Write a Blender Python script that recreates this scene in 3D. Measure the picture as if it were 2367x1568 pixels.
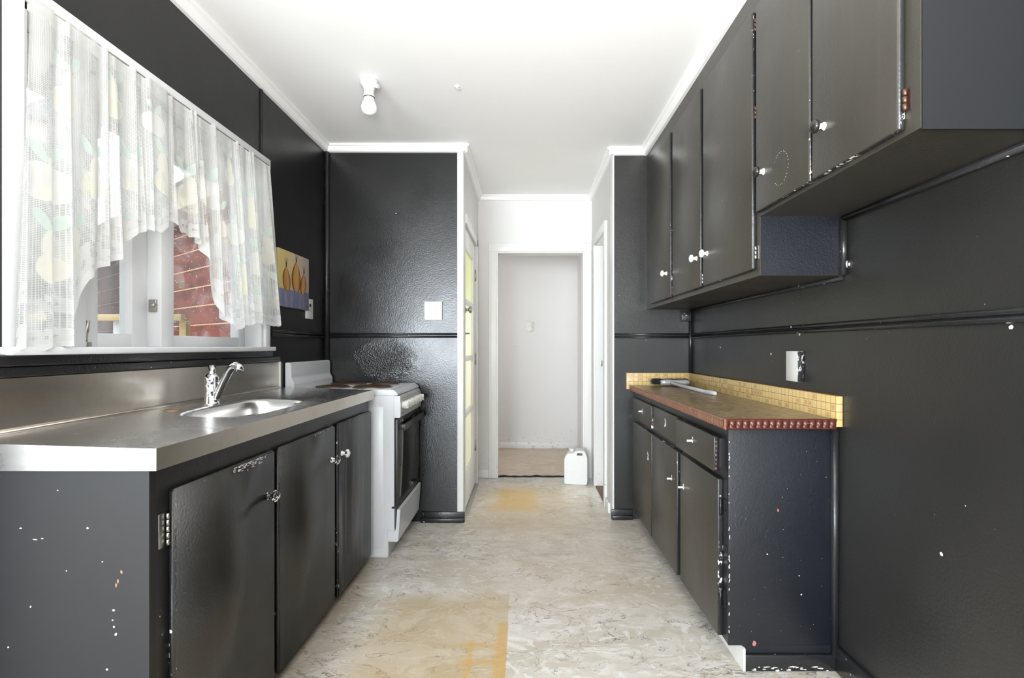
import bpy, bmesh, math, random
import numpy as np
from mathutils import Vector, Matrix, noise as mnoise
random.seed(7); rng = np.random.default_rng(7)
sc = bpy.context.scene
COL = sc.collection
for o in list(bpy.data.objects): bpy.data.objects.remove(o)

# ------------------------------------------------------------------ camera
F_PX = 1140.0; CAMZ = 1.12
cam_d = bpy.data.cameras.new('camera'); cam = bpy.data.objects.new('camera', cam_d); COL.objects.link(cam)
cam.location = (0, 0, CAMZ); cam.rotation_euler = (math.pi/2, 0, 0)
cam_d.sensor_width = 36; cam_d.lens = 36*F_PX/2367
cam_d.shift_x = -27.5/2367; cam_d.shift_y = 18/2367
cam_d.clip_start = 0.05
sc.camera = cam
# ------------------------------------------------------------------ world and light
w = bpy.data.worlds.new('overcast_sky'); sc.world = w; w.use_nodes = True
bg = w.node_tree.nodes['Background']; bg.inputs[0].default_value = (0.90, 0.95, 1.0, 1); bg.inputs[1].default_value = 1.9
sc.view_settings.view_transform = 'Standard'; sc.view_settings.look = 'None'
sc.view_settings.gamma = 1; sc.view_settings.use_curve_mapping = False
sc.view_settings.exposure = 0.76
def area(name, loc, rot, sx, sy, power, color):
    l = bpy.data.lights.new(name, 'AREA'); l.shape = 'RECTANGLE'; l.size = sx; l.size_y = sy
    l.energy = power; l.color = color
    o = bpy.data.objects.new(name, l); COL.objects.link(o); o.location = loc; o.rotation_euler = rot
    return o
R90 = math.pi/2
area('daylight_rear_slider', (-1.75, -3.95, 1.10), (R90, 0, 0), 2.3, 1.9, 240, (0.84, 0.92, 1.0))
area('daylight_side_room', (2.66, -1.7, 1.35), (0, R90, 0), 1.3, 1.9, 34, (1.0, 0.96, 0.9))
area('daylight_back_room', (-1.44, 4.9, 1.45), (0, -R90, 0), 1.0, 0.8, 4, (1.0, 0.98, 0.96))
area('daylight_right_room', (2.5, 4.1, 1.45), (0, R90, 0), 1.0, 1.0, 13, (1.0, 0.98, 0.95))
area('door_pane_fill', (-1.3, 3.72, 1.2), (0, -R90, 0), 0.8, 1.8, 12, (1.0, 0.99, 0.97))  # added area light behind the glazed door to brighten its panes
fl = area('ceiling_fill_light', (0.1, -0.9, 1.25), (math.radians(138), 0, 0), 0.9, 0.9, 48, (1.0, 0.985, 0.96)); fl.data.spread = math.radians(108)  # added unseen fill light that brightens the ceiling from behind the camera

# ------------------------------------------------------------------ node helpers
def new_mat(name):
    m = bpy.data.materials.new(name); m.use_nodes = True; nt = m.node_tree
    for n in list(nt.nodes): nt.nodes.remove(n)
    out = nt.nodes.new('ShaderNodeOutputMaterial')
    return m, nt, out
def nd(nt, typ, ins=None, **attrs):
    n = nt.nodes.new('ShaderNode'+typ)
    for k, v in attrs.items(): setattr(n, k, v)
    for k, v in (ins or {}).items():
        s = n.inputs[k]
        if isinstance(v, bpy.types.NodeSocket): nt.links.new(v, s)
        else:
            if s.type == 'RGBA' and len(v) == 3: v = (*v, 1)
            s.default_value = v
    return n
def mth(nt, op, a, b=0.0, clamp=False):
    return nd(nt, 'Math', {0: a, 1: b}, operation=op, use_clamp=clamp).outputs[0]
def mixc(nt, f, a, b):
    n = nt.nodes.new('ShaderNodeMix'); n.data_type = 'RGBA'
    for i, v in ((0, f), (6, a), (7, b)):
        if isinstance(v, bpy.types.NodeSocket): nt.links.new(v, n.inputs[i])
        else: n.inputs[i].default_value = (*v, 1) if (i and len(v) == 3) else v
    return n.outputs[2]
def smooth(nt, x, lo, hi):
    n = nd(nt, 'MapRange', {0: x, 1: lo, 2: hi, 3: 0.0, 4: 1.0}, interpolation_type='SMOOTHSTEP'); return n.outputs[0]
def coords(nt, scale=(1, 1, 1), kind='Object'):
    tc = nd(nt, 'TexCoord'); mp = nd(nt, 'Mapping', {0: tc.outputs[kind], 3: scale}); return mp.outputs[0]
def nz(nt, vec, scale, detail=3.0, rough=0.5, dist=0.0):
    return nd(nt, 'TexNoise', {'Vector': vec, 'Scale': scale, 'Detail': detail, 'Roughness': rough, 'Distortion': dist}).outputs[0]
def bsdf(nt, out, **kw):
    b = nt.nodes.new('ShaderNodeBsdfPrincipled')
    for k, v in kw.items():
        k = k.replace('_', ' ')
        s = b.inputs[k]
        if isinstance(v, bpy.types.NodeSocket): nt.links.new(v, s)
        else: s.default_value = (*v, 1) if (s.type == 'RGBA' and len(v) == 3) else v
    nt.links.new(b.outputs[0], out.inputs[0]); return b
def srgb(r, g, b):
    f = lambda c: (c/255)/12.92 if c/255 <= 0.04045 else ((c/255+0.055)/1.055)**2.4
    return (f(r), f(g), f(b))
def flat(name, col, rough=0.5, metal=0.0, **kw):
    m, nt, out = new_mat(name)
    v = coords(nt); n = nz(nt, v, 35, 4)
    c = mixc(nt, mth(nt, 'MULTIPLY', n, 0.25), col, tuple(x*0.75 for x in col))
    bsdf(nt, out, Base_Color=c, Roughness=rough, Metallic=metal, **kw); return m

def black_paint(name, base=(0.012, 0.012, 0.0125), rough=0.36, bump=0.25, chips=1.0, chipcol=(0.75, 0.73, 0.7), edge=False, blister=None, streak=None):
    m, nt, out = new_mat(name)
    v = coords(nt)
    vo = nd(nt, 'TexVoronoi', {'Vector': v, 'Scale': 11.0}, feature='F1')
    warp = nz(nt, v, 60, 2)
    r = nd(nt, 'SeparateColor', {0: vo.outputs['Color']})
    thr = mth(nt, 'MULTIPLY', mth(nt, 'POWER', r.outputs[0], 6.0), 0.10*chips)
    d = mth(nt, 'ADD', vo.outputs['Distance'], mth(nt, 'MULTIPLY', mth(nt, 'SUBTRACT', warp, 0.5), 0.06))
    m1 = mth(nt, 'LESS_THAN', d, thr)
    vo2 = nd(nt, 'TexVoronoi', {'Vector': v, 'Scale': 42.0}, feature='F1')
    r2 = nd(nt, 'SeparateColor', {0: vo2.outputs['Color']})
    thr2 = mth(nt, 'MULTIPLY', mth(nt, 'POWER', r2.outputs[1], 5.0), 0.10*chips)
    m2 = mth(nt, 'MULTIPLY', mth(nt, 'LESS_THAN', vo2.outputs['Distance'], thr2), 0.55)
    mask = mth(nt, 'MAXIMUM', m1, m2)
    if edge:      # paint knocked off along an edge: white undercoat and a little old red
        vs = coords(nt, (1, 1, 0.45))
        e = nz(nt, vs, 70, 5, 0.7)
        band = nz(nt, coords(nt, (1, 1, 1)), 3.5, 2)
        e2 = mth(nt, 'GREATER_THAN', mth(nt, 'ADD', e, mth(nt, 'MULTIPLY', mth(nt, 'SUBTRACT', band, 0.5), 0.7)), 0.69)
        mask = mth(nt, 'MAXIMUM', mask, e2)
        red = smooth(nt, nz(nt, v, 16, 2), 0.60, 0.66)
        cc = mixc(nt, red, chipcol, (0.35, 0.03, 0.02))
    else: cc = chipcol
    tone = nz(nt, v, 3.0, 4)
    b2 = mixc(nt, tone, base, tuple(x*1.6 for x in base))
    if streak:    # rubbed, greyer vertical brush marks
        s = smooth(nt, nz(nt, coords(nt, (14, 14, 0.7)), 3.0, 4, 0.6), 0.45, 0.8)
        b2 = mixc(nt, mth(nt, 'MULTIPLY', s, streak), b2, (0.12, 0.12, 0.13))
    c = mixc(nt, mask, b2, cc)
    rr = mth(nt, 'ADD', mth(nt, 'MULTIPLY', nz(nt, v, 5, 4), 0.22), rough-0.11)
    h = mth(nt, 'ADD', mth(nt, 'MULTIPLY', nz(nt, v, 130, 3), 0.65), mth(nt, 'MULTIPLY', nz(nt, v, 22, 4), 0.35))
    strength = bump
    if blister:
        pos = nd(nt, 'SeparateXYZ', {0: nd(nt, 'TexCoord').outputs['Object']})
        cx, cz, rx, rz = blister
        dx = mth(nt, 'DIVIDE', mth(nt, 'SUBTRACT', pos.outputs[0], cx), rx); dz = mth(nt, 'DIVIDE', mth(nt, 'SUBTRACT', pos.outputs[2], cz), rz)
        rad = mth(nt, 'ADD', mth(nt, 'SQRT', mth(nt, 'ADD', mth(nt, 'MULTIPLY', dx, dx), mth(nt, 'MULTIPLY', dz, dz))), mth(nt, 'MULTIPLY', nz(nt, v, 9, 3), 0.8))
        msk = mth(nt, 'SUBTRACT', 1.0, smooth(nt, rad, 0.7, 1.5))
        bl = nd(nt, 'TexVoronoi', {'Vector': v, 'Scale': 120.0}, feature='F1').outputs['Distance']
        h = mth(nt, 'ADD', h, mth(nt, 'MULTIPLY', mth(nt, 'MULTIPLY', mth(nt, 'ADD', bl, nz(nt, v, 60, 4, 0.7)), msk), 2.5))
    bp = nd(nt, 'Bump', {'Strength': strength, 'Distance': 0.004, 'Height': h})
    bsdf(nt, out, Base_Color=c, Roughness=rr, Normal=bp.outputs[0], Specular_IOR_Level=0.5); return m

def white_paint(name, col=(0.74, 0.74, 0.73), rough=0.45, dirt=0.12, lowdirt=False, edgechip=False):
    m, nt, out = new_mat(name)
    v = coords(nt)
    n1 = smooth(nt, nz(nt, v, 2.2, 5, 0.6), 0.45, 0.75); n2 = smooth(nt, nz(nt, coords(nt, (6, 6, 1)), 5, 5, 0.7), 0.62, 0.8)
    f = mth(nt, 'MULTIPLY', mth(nt, 'ADD', n1, n2), dirt, True)
    c = mixc(nt, f, col, tuple(x*k for x, k in zip(col, (0.80, 0.77, 0.70))))
    vo = nd(nt, 'TexVoronoi', {'Vector': v, 'Scale': 9.0}); r = nd(nt, 'SeparateColor', {0: vo.outputs['Color']})
    sp = mth(nt, 'LESS_THAN', vo.outputs['Distance'], mth(nt, 'MULTIPLY', mth(nt, 'POWER', r.outputs[0], 9.0), 0.03))
    c = mixc(nt, mth(nt, 'MULTIPLY', sp, 0.6), c, (0.15, 0.12, 0.1))
    if edgechip:
        e = mth(nt, 'GREATER_THAN', nz(nt, coords(nt, (1, 1, 0.35)), 40, 5, 0.7), 0.66)
        c = mixc(nt, mth(nt, 'MULTIPLY', e, 0.5), c, (0.35, 0.24, 0.13))
    if lowdirt:
        z = nd(nt, 'SeparateXYZ', {0: nd(nt, 'TexCoord').outputs['Object']}).outputs[2]
        g = mth(nt, 'SUBTRACT', 1.0, smooth(nt, z, 0.02, 0.30)); g = mth(nt, 'MULTIPLY', g, smooth(nt, nz(nt, v, 28, 6, 0.75), 0.56, 0.68))
        c = mixc(nt, mth(nt, 'MULTIPLY', g, 0.7), c, (0.10, 0.08, 0.06))
    bp = nd(nt, 'Bump', {'Strength': 0.12, 'Distance': 0.003, 'Height': nz(nt, v, 40, 4)})
    bsdf(nt, out, Base_Color=c, Roughness=rough, Normal=bp.outputs[0]); return m

M = {}
M['black'] = black_paint('black_gloss_paint')
M['black_wall'] = black_paint('black_wall_paint', (0.018, 0.0175, 0.0165), 0.33, 0.30, 0.6)  # base lifted above the other black walls to imitate window glow
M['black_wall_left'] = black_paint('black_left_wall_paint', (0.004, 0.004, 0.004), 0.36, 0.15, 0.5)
M['black_stove_wall'] = black_paint('black_paint_behind_stove', (0.008, 0.008, 0.008), 0.23, 0.30, 0.5, blister=(-0.90, 1.04, 0.26, 0.13))
M['black_door'] = black_paint('black_door_paint', (0.032, 0.029, 0.023), 0.34, 0.25, 0.5, streak=0.06)
M['black_door_shaded'] = black_paint('shaded_black_door_paint', (0.012, 0.0115, 0.010), 0.36, 0.25, 0.5, streak=0.05)  # same door paint, darkened to imitate the dimmer light on the left doors
M['black_door_worn'] = black_paint('worn_black_door_paint', (0.018, 0.018, 0.019), 0.40, 0.20, 0.6, streak=0.75)
M['black_panel'] = black_paint('black_end_panel_paint', (0.006, 0.007, 0.010), 0.40, 0.35, 0.5)
M['black_edge'] = black_paint('chipped_black_edge', (0.012, 0.012, 0.013), 0.25, 0.3, 1.5, edge=True)
M['black_bead'] = black_paint('black_bead_paint', (0.014, 0.014, 0.015), 0.22, 0.25, 1.5)
M['dark_gap'] = flat('dark_gap', (0.004, 0.004, 0.004), 0.8)
M['white'] = white_paint('white_paint')
M['white_ceiling'] = white_paint('white_ceiling_paint', (0.86, 0.86, 0.855), 0.7, 0.05)
M['white_trim'] = white_paint('white_trim_paint', (0.72, 0.72, 0.705), 0.35, 0.10, lowdirt=True)
M['white_crown'] = white_paint('white_crown_paint', (0.85, 0.85, 0.84), 0.35, 0.05)
M['white_hall'] = white_paint('white_hall_wall', (0.66, 0.655, 0.645), 0.6, 0.12, lowdirt=True)
M['white_door'] = white_paint('worn_white_door', (0.74, 0.73, 0.69), 0.4, 0.3, lowdirt=True, edgechip=True)
M['white_window'] = white_paint('white_window_paint', (0.72, 0.73, 0.745), 0.4, 0.12)
M['enamel'] = flat('white_enamel', (0.66, 0.68, 0.705), 0.22)
M['enamel_grey'] = flat('grey_white_enamel', (0.50, 0.505, 0.50), 0.3)
M['plastic_white'] = flat('white_plastic', (0.66, 0.655, 0.62), 0.35)
M['plastic_dark'] = flat('dark_plastic', (0.02, 0.02, 0.02), 0.35)
M['chrome'] = flat('chrome', (0.80, 0.81, 0.83), 0.10, 1.0)
M['old_metal'] = flat('old_nickel', (0.45, 0.43, 0.40), 0.35, 1.0)
M['copper'] = flat('worn_copper', (0.13, 0.075, 0.055), 0.4, 0.8)
M['alu'] = flat('aluminium_strip', (0.50, 0.50, 0.48), 0.4, 0.9)
M['oven_glass'] = flat('black_oven_glass', (0.012, 0.013, 0.015), 0.08)
M['burner'] = flat('rusty_burner_plate', (0.085, 0.045, 0.03), 0.45, 0.3)
M['grey_plastic'] = flat('silver_grey_plastic', (0.50, 0.51, 0.53), 0.3, 0.3)
M['bristle'] = flat('black_bristles', (0.010, 0.010, 0.011), 0.7)
M['ground'] = flat('pale_concrete', (0.42, 0.41, 0.38), 0.9)
M['cream_wood'] = flat('cream_painted_wood', (0.78, 0.70, 0.58), 0.6)
M['yellow_wood'] = flat('raw_pine', (0.66, 0.50, 0.25), 0.6)
M['roof'] = flat('grey_roofing', (0.30, 0.31, 0.34), 0.7)
M['neigh_wall'] = flat('grey_house_cladding', (0.22, 0.215, 0.21), 0.7)
M['sky_white'] = flat('white_soffit', (0.75, 0.73, 0.70), 0.7)
M['jerry'] = flat('frosted_white_plastic', (0.74, 0.75, 0.74), 0.35, Subsurface_Weight=0.3, Subsurface_Radius=(0.02, 0.02, 0.02))

def steel(name, col, r0):
    m, nt, out = new_mat(name)
    s = nz(nt, coords(nt, (1.5, 14, 14)), 6, 5, 0.65); v = coords(nt)
    st = smooth(nt, nz(nt, v, 7, 6, 0.7), 0.42, 0.75)
    c = mixc(nt, mth(nt, 'MULTIPLY', st, 0.35), col, tuple(x*k for x, k in zip(col, (0.62, 0.56, 0.48))))
    rr = mth(nt, 'ADD', mth(nt, 'MULTIPLY', s, 0.05), mth(nt, 'ADD', mth(nt, 'MULTIPLY', st, 0.05), r0+0.03))
    bp = nd(nt, 'Bump', {'Strength': 0.10, 'Distance': 0.002, 'Height': nz(nt, v, 9, 1)})
    bsdf(nt, out, Base_Color=c, Roughness=rr, Metallic=1.0, Normal=bp.outputs[0]); return m
M['steel'] = steel('brushed_stainless_steel', (0.74, 0.735, 0.73), 0.20)
M['steel_wall'] = steel('brownish_stainless_upstand', (0.60, 0.56, 0.50), 0.24)  # browner than the bench top steel

def make_floor(name, backroom=False):
    m, nt, out = new_mat(name)
    tc = nd(nt, 'TexCoord').outputs['Object']
    p = nd(nt, 'SeparateXYZ', {0: tc}); X, Y = p.outputs[0], p.outputs[1]
    mp = nd(nt, 'Mapping', {0: tc, 2: (0, 0, 0.5), 3: (1.0, 1.7, 1)}).outputs[0]
    w1 = nd(nt, 'TexNoise', {'Vector': mp, 'Scale': 3.2, 'Detail': 4.0}).outputs[1]
    wv = nd(nt, 'VectorMath', {0: mp, 1: nd(nt, 'VectorMath', {0: w1, 3: 0.42}, operation='SCALE').outputs[0]}, operation='ADD').outputs[0]
    blot = smooth(nt, nz(nt, wv, 3.6, 6, 0.62, 1.2), 0.36, 0.66)
    c = mixc(nt, blot, srgb(190, 182, 168), srgb(212, 208, 201))
    wisp = smooth(nt, nz(nt, wv, 7.5, 5, 0.6, 2.6), 0.53, 0.62)
    c = mixc(nt, mth(nt, 'MULTIPLY', wisp, 0.6), c, srgb(226, 226, 222))
    shade = smooth(nt, nz(nt, wv, 9.0, 5, 0.6, 2.0), 0.56, 0.68)
    c = mixc(nt, mth(nt, 'MULTIPLY', shade, 0.30), c, srgb(150, 142, 128))
    # thin branching cracks of the marble print
    def vein(scale, width, gate_scale, lo, hi, amt, c):
        n = nz(nt, wv, scale, 5, 0.55, 0.9)
        d = mth(nt, 'ABSOLUTE', mth(nt, 'SUBTRACT', n, 0.5))
        ln = mth(nt, 'SUBTRACT', 1.0, smooth(nt, d, 0.0, width))
        g = smooth(nt, nz(nt, mp, gate_scale, 3), lo, hi)
        return mixc(nt, mth(nt, 'MULTIPLY', mth(nt, 'MULTIPLY', ln, g), amt), c, srgb(96, 90, 80))
    c = vein(2.6, 0.006, 2.6, 0.44, 0.52, 0.85, c)
    c = vein(4.4, 0.009, 4.0, 0.48, 0.56, 0.75, c)
    c = vein(1.5, 0.003, 3.0, 0.44, 0.52, 0.7, c)
    def box(x0, x1, y0, y1, s, wob=0.10):
        xx = mth(nt, 'ADD', X, mth(nt, 'MULTIPLY', mth(nt, 'SUBTRACT', nz(nt, tc, 4, 3), 0.5), wob*2))
        yy = mth(nt, 'ADD', Y, mth(nt, 'MULTIPLY', mth(nt, 'SUBTRACT', nz(nt, tc, 5, 3), 0.5), wob*2))
        a = mth(nt, 'MULTIPLY', smooth(nt, xx, x0-s, x0+s), mth(nt, 'SUBTRACT', 1.0, smooth(nt, xx, x1-s, x1+s)))
        b = mth(nt, 'MULTIPLY', smooth(nt, yy, y0-s, y0+s), mth(nt, 'SUBTRACT', 1.0, smooth(nt, yy, y1-s, y1+s)))
        return mth(nt, 'MULTIPLY', a, b)
    if backroom:
        c = mixc(nt, 0.5, c, srgb(186, 152, 112))
        grain = smooth(nt, nz(nt, nd(nt, 'Mapping', {0: tc, 3: (2, 22, 1)}).outputs[0], 3, 5), 0.45, 0.7)
        c = mixc(nt, mth(nt, 'MULTIPLY', grain, 0.35), c, srgb(120, 84, 52))
    else:
        def stain(mask, col, amt, c): return mixc(nt, mth(nt, 'MULTIPLY', mask, amt), c, col)
        # old rug stain with a sharp right edge, taped corner and a second yellow patch at the hall
        left = mth(nt, 'MULTIPLY', box(-0.62, 3, 0.3, 2.22, 0.10, 0.05), mth(nt, 'LESS_THAN', mth(nt, 'ADD', X, mth(nt, 'MULTIPLY', nz(nt, tc, 30, 2), 0.006)), -0.062))
        c = stain(left, srgb(178, 150, 92), 0.50, c)
        tape = mth(nt, 'MULTIPLY', box(-0.105, 1, 0.5, 2.0, 0.012, 0.008), mth(nt, 'LESS_THAN', X, -0.062))
        c = stain(tape, srgb(198, 152, 62), 0.55, c)
        t2 = mth(nt, 'MULTIPLY', box(-0.21, -0.185, 0.5, 1.88, 0.010, 0.01), 1.0)
        c = stain(t2, srgb(198, 152, 62), 0.45, c)
        t3 = box(-0.24, -0.10, 1.84, 1.865, 0.010, 0.012); c = stain(t3, srgb(198, 152, 62), 0.45, c)
        t4 = box(-0.24, -0.10, 1.735, 1.76, 0.008, 0.012); c = stain(t4, srgb(198, 152, 62), 0.45, c)
        c = stain(box(-0.20, 0.10, 3.36, 3.86, 0.07, 0.06), srgb(206, 166, 72), 0.72, c)
        c = stain(box(-0.30, 0.36, 3.0, 4.0, 0.22, 0.08), srgb(206, 176, 120), 0.40, c)
        c = stain(box(-0.25, 0.62, 2.1, 3.3, 0.25, 0.1), srgb(188, 166, 138), 0.35, c)
        # darker brown strip along the left cabinets
        c = stain(mth(nt, 'SUBTRACT', 1.0, smooth(nt, mth(nt, 'ADD', X, mth(nt, 'MULTIPLY', nz(nt, tc, 5, 4), 0.10)), -0.76, -0.58)), srgb(110, 90, 60), 0.55, c)
    vo = nd(nt, 'TexVoronoi', {'Vector': tc, 'Scale': 6.5}); r = nd(nt, 'SeparateColor', {0: vo.outputs['Color']})
    sp = mth(nt, 'LESS_THAN', vo.outputs['Distance'], mth(nt, 'MULTIPLY', mth(nt, 'POWER', r.outputs[0], 8.0), 0.045))
    c = mixc(nt, mth(nt, 'MULTIPLY', sp, 0.85), c, (0.03, 0.02, 0.012))
    bp = nd(nt, 'Bump', {'Strength': 0.05, 'Distance': 0.004, 'Height': nz(nt, tc, 9, 3)})
    bsdf(nt, out, Base_Color=c, Roughness=0.33, Normal=bp.outputs[0]); return m
M['floor'] = make_floor('marbled_vinyl'); M['floor_back'] = make_floor('brown_worn_vinyl', True)

def make_counter():
    m, nt, out = new_mat('brown_mottled_laminate')
    n1 = nz(nt, coords(nt, (7, 34, 10)), 3.2, 5, 0.65, 0.6); n2 = nz(nt, coords(nt, (14, 60, 10)), 3.0, 4)
    c = mixc(nt, smooth(nt, n1, 0.42, 0.58), srgb(112, 90, 64), srgb(184, 164, 130))
    c = mixc(nt, mth(nt, 'MULTIPLY', smooth(nt, n2, 0.50, 0.62), 0.75), c, srgb(66, 54, 42))
    bsdf(nt, out, Base_Color=c, Roughness=0.30); return m
M['counter'] = make_counter()
def make_tiles(name, axis):      # square mosaic tiles, about 27 mm
    m, nt, out = new_mat(name)
    p = nd(nt, 'SeparateXYZ', {0: nd(nt, 'TexCoord').outputs['Object']})
    T = 0.0272
    u = mth(nt, 'DIVIDE', mth(nt, 'ADD', p.outputs[axis], 5.0), T); v = mth(nt, 'DIVIDE', mth(nt, 'ADD', p.outputs[2], -0.8695+T), T)
    fu = mth(nt, 'ABSOLUTE', mth(nt, 'SUBTRACT', mth(nt, 'FRACT', u), 0.5)); fv = mth(nt, 'ABSOLUTE', mth(nt, 'SUBTRACT', mth(nt, 'FRACT', v), 0.5))
    d = mth(nt, 'MAXIMUM', fu, fv)
    cell = nd(nt, 'CombineXYZ', {0: mth(nt, 'FLOOR', u), 1: mth(nt, 'FLOOR', v)}).outputs[0]
    wn = nd(nt, 'TexWhiteNoise', {0: cell}, noise_dimensions='3D').outputs[0]
    base = mixc(nt, wn, srgb(208, 182, 118), srgb(192, 172, 128))
    base = mixc(nt, mth(nt, 'MULTIPLY', mth(nt, 'GREATER_THAN', wn, 0.74), mth(nt, 'MULTIPLY', mth(nt, 'LESS_THAN', d, 0.31), 0.75)), base, srgb(180, 142, 84))
    c = mixc(nt, mth(nt, 'MULTIPLY', mth(nt, 'LESS_THAN', mth(nt, 'ABSOLUTE', mth(nt, 'SUBTRACT', d, 0.40)), 0.02), 0.5), base, srgb(226, 208, 160))
    g = smooth(nt, d, 0.43, 0.47)
    c = mixc(nt, g, c, srgb(178, 128, 66))
    bp = nd(nt, 'Bump', {'Strength': 0.6, 'Distance': 0.002, 'Height': mth(nt, 'SUBTRACT', 1.0, g)})
    bsdf(nt, out, Base_Color=c, Roughness=0.25, Normal=bp.outputs[0]); return m
M['tile_y'] = make_tiles('yellow_mosaic_tiles_side', 1); M['tile_x'] = make_tiles('yellow_mosaic_tiles_end', 0)
def wood_edge(name, c1, c2):
    m, nt, out = new_mat(name)
    n = nz(nt, coords(nt, (40, 6, 6)), 3, 5, 0.7)
    c = mixc(nt, n, c1, c2); ch = mth(nt, 'GREATER_THAN', nz(nt, coords(nt), 45, 4, 0.7), 0.69)
    c = mixc(nt, mth(nt, 'MULTIPLY', ch, 0.6), c, (0.75, 0.7, 0.65))
    bsdf(nt, out, Base_Color=c, Roughness=0.28); return m
M['lip'] = wood_edge('carved_red_brown_edging', srgb(104, 46, 30), srgb(50, 22, 16))
M['lip_side'] = wood_edge('worn_pink_brown_edging', srgb(150, 108, 86), srgb(96, 62, 46))
def boards():
    m, nt, out = new_mat('red_brown_weatherboard')
    n = smooth(nt, nz(nt, coords(nt, (1, 1, 3)), 2.5, 5), 0.35, 0.7)
    c = mixc(nt, n, srgb(128, 58, 40), srgb(88, 40, 30)); bsdf(nt, out, Base_Color=c, Roughness=0.6); return m
M['boards'] = boards()
M['board_edge'] = flat('pale_board_edge', srgb(206, 160, 130), 0.6)
def glass_mat(name, tint, smudge, alpha=0.06):
    m, nt, out = new_mat(name)
    v = coords(nt)
    tr = nd(nt, 'BsdfTransparent', {0: tint}); gl = nd(nt, 'BsdfGlossy', {0: (1, 1, 1), 'Roughness': 0.03})
    mx = nd(nt, 'MixShader', {0: alpha, 1: tr.outputs[0], 2: gl.outputs[0]})
    df = nd(nt, 'BsdfDiffuse', {0: (0.8, 0.8, 0.8)}); tl = nd(nt, 'BsdfTranslucent', {0: (0.8, 0.8, 0.8)})
    dt = nd(nt, 'MixShader', {0: 0.5, 1: df.outputs[0], 2: tl.outputs[0]})
    s1 = mth(nt, 'MULTIPLY', smooth(nt, nz(nt, v, 5, 4, 0.6, 1.5), 0.50, 0.8), 0.35*smudge)
    vo = nd(nt, 'TexVoronoi', {'Vector': v, 'Scale': 70.0}); r = nd(nt, 'SeparateColor', {0: vo.outputs['Color']})
    s2 = mth(nt, 'LESS_THAN', vo.outputs['Distance'], mth(nt, 'MULTIPLY', mth(nt, 'POWER', r.outputs[0], 3.0), 0.22))
    f = mth(nt, 'ADD', s1, mth(nt, 'MULTIPLY', s2, 0.5*smudge), True)
    m2 = nd(nt, 'MixShader', {0: f, 1: mx.outputs[0], 2: dt.outputs[0]})
    nt.links.new(m2.outputs[0], out.inputs[0]); return m
M['glass'] = glass_mat('smudged_window_glass', (0.97, 0.98, 0.98), 1.0)
def frosted(name, col):
    m, nt, out = new_mat(name)
    c = mixc(nt, nz(nt, coords(nt), 3, 2), col, tuple(x*0.9 for x in col))
    a = nd(nt, 'BsdfTranslucent', {0: c}); b = nd(nt, 'BsdfPrincipled', {'Base Color': c, 'Roughness': 0.25})
    mx = nd(nt, 'MixShader', {0: 0.35, 1: a.outputs[0], 2: b.outputs[0]})
    nt.links.new(mx.outputs[0], out.inputs[0]); return m
M['pane_cream'] = frosted('cream_obscure_glass', (0.97, 0.95, 0.82)); M['pane_green'] = frosted('yellow_green_obscure_glass', (0.90, 0.92, 0.66))
def knob_white():
    m, nt, out = new_mat('white_knob_with_black_smears')
    e = mth(nt, 'GREATER_THAN', nz(nt, coords(nt), 55, 3, 0.6), 0.60)
    c = mixc(nt, e, (0.82, 0.82, 0.80), (0.015, 0.015, 0.015)); bsdf(nt, out, Base_Color=c, Roughness=0.25); return m
M['knob_white'] = knob_white()
M['knob_plain'] = flat('clean_white_knob', (0.84, 0.84, 0.82), 0.25)
def knob_mixed():
    m, nt, out = new_mat('half_blackened_knob')
    e = mth(nt, 'GREATER_THAN', nz(nt, coords(nt), 60, 3, 0.6), 0.47)
    c = mixc(nt, e, (0.82, 0.82, 0.80), (0.015, 0.015, 0.015)); bsdf(nt, out, Base_Color=c, Roughness=0.2); return m
M['knob_mixed'] = knob_mixed()
M['chip_white'] = flat('bare_white_undercoat', (0.78, 0.77, 0.74), 0.6)
M['chip_red'] = flat('bare_red_undercoat', (0.42, 0.16, 0.12), 0.6)

# ------------------------------------------------------------------ mesh helpers
def bm_box(bm, x0, x1, y0, y1, z0, z1, bevel=0.0, seg=2, mi=0):
    t = bmesh.new()
    bmesh.ops.create_cube(t, size=1)
    for v in t.verts: v.co = Vector(((x0+x1)/2+v.co.x*(x1-x0), (y0+y1)/2+v.co.y*(y1-y0), (z0+z1)/2+v.co.z*(z1-z0)))
    if bevel: bmesh.ops.bevel(t, geom=list(t.edges), offset=bevel, segments=seg, affect='EDGES', profile=0.5)
    for f in t.faces: f.material_index = mi; f.smooth = bool(bevel)
    join(bm, t)
def join(bm, t, mat=None):
    if mat is not None: bmesh.ops.transform(t, matrix=mat, verts=t.verts)
    me = bpy.data.meshes.new('t'); t.to_mesh(me); t.free(); bm.from_mesh(me); bpy.data.meshes.remove(me)
def bm_lathe(bm, prof, n=24, mat=None, mi=0):     # prof: (r, z) about local z
    t = bmesh.new(); rings = []
    for r, z in prof:
        if r < 1e-6: rings.append([t.verts.new((0, 0, z))])
        else: rings.append([t.verts.new((r*math.cos(2*math.pi*i/n), r*math.sin(2*math.pi*i/n), z)) for i in range(n)])
    for a, b in zip(rings, rings[1:]):
        for i in range(n):
            j = (i+1) % n
            if len(a) == 1 and len(b) == 1: continue
            if len(a) == 1: f = t.faces.new((a[0], b[j], b[i]))
            elif len(b) == 1: f = t.faces.new((a[i], a[j], b[0]))
            else: f = t.faces.new((a[i], a[j], b[j], b[i]))
            f.smooth = True
    for f in t.faces: f.material_index = mi
    bmesh.ops.recalc_face_normals(t, faces=t.faces)
    join(bm, t, mat)
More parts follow.
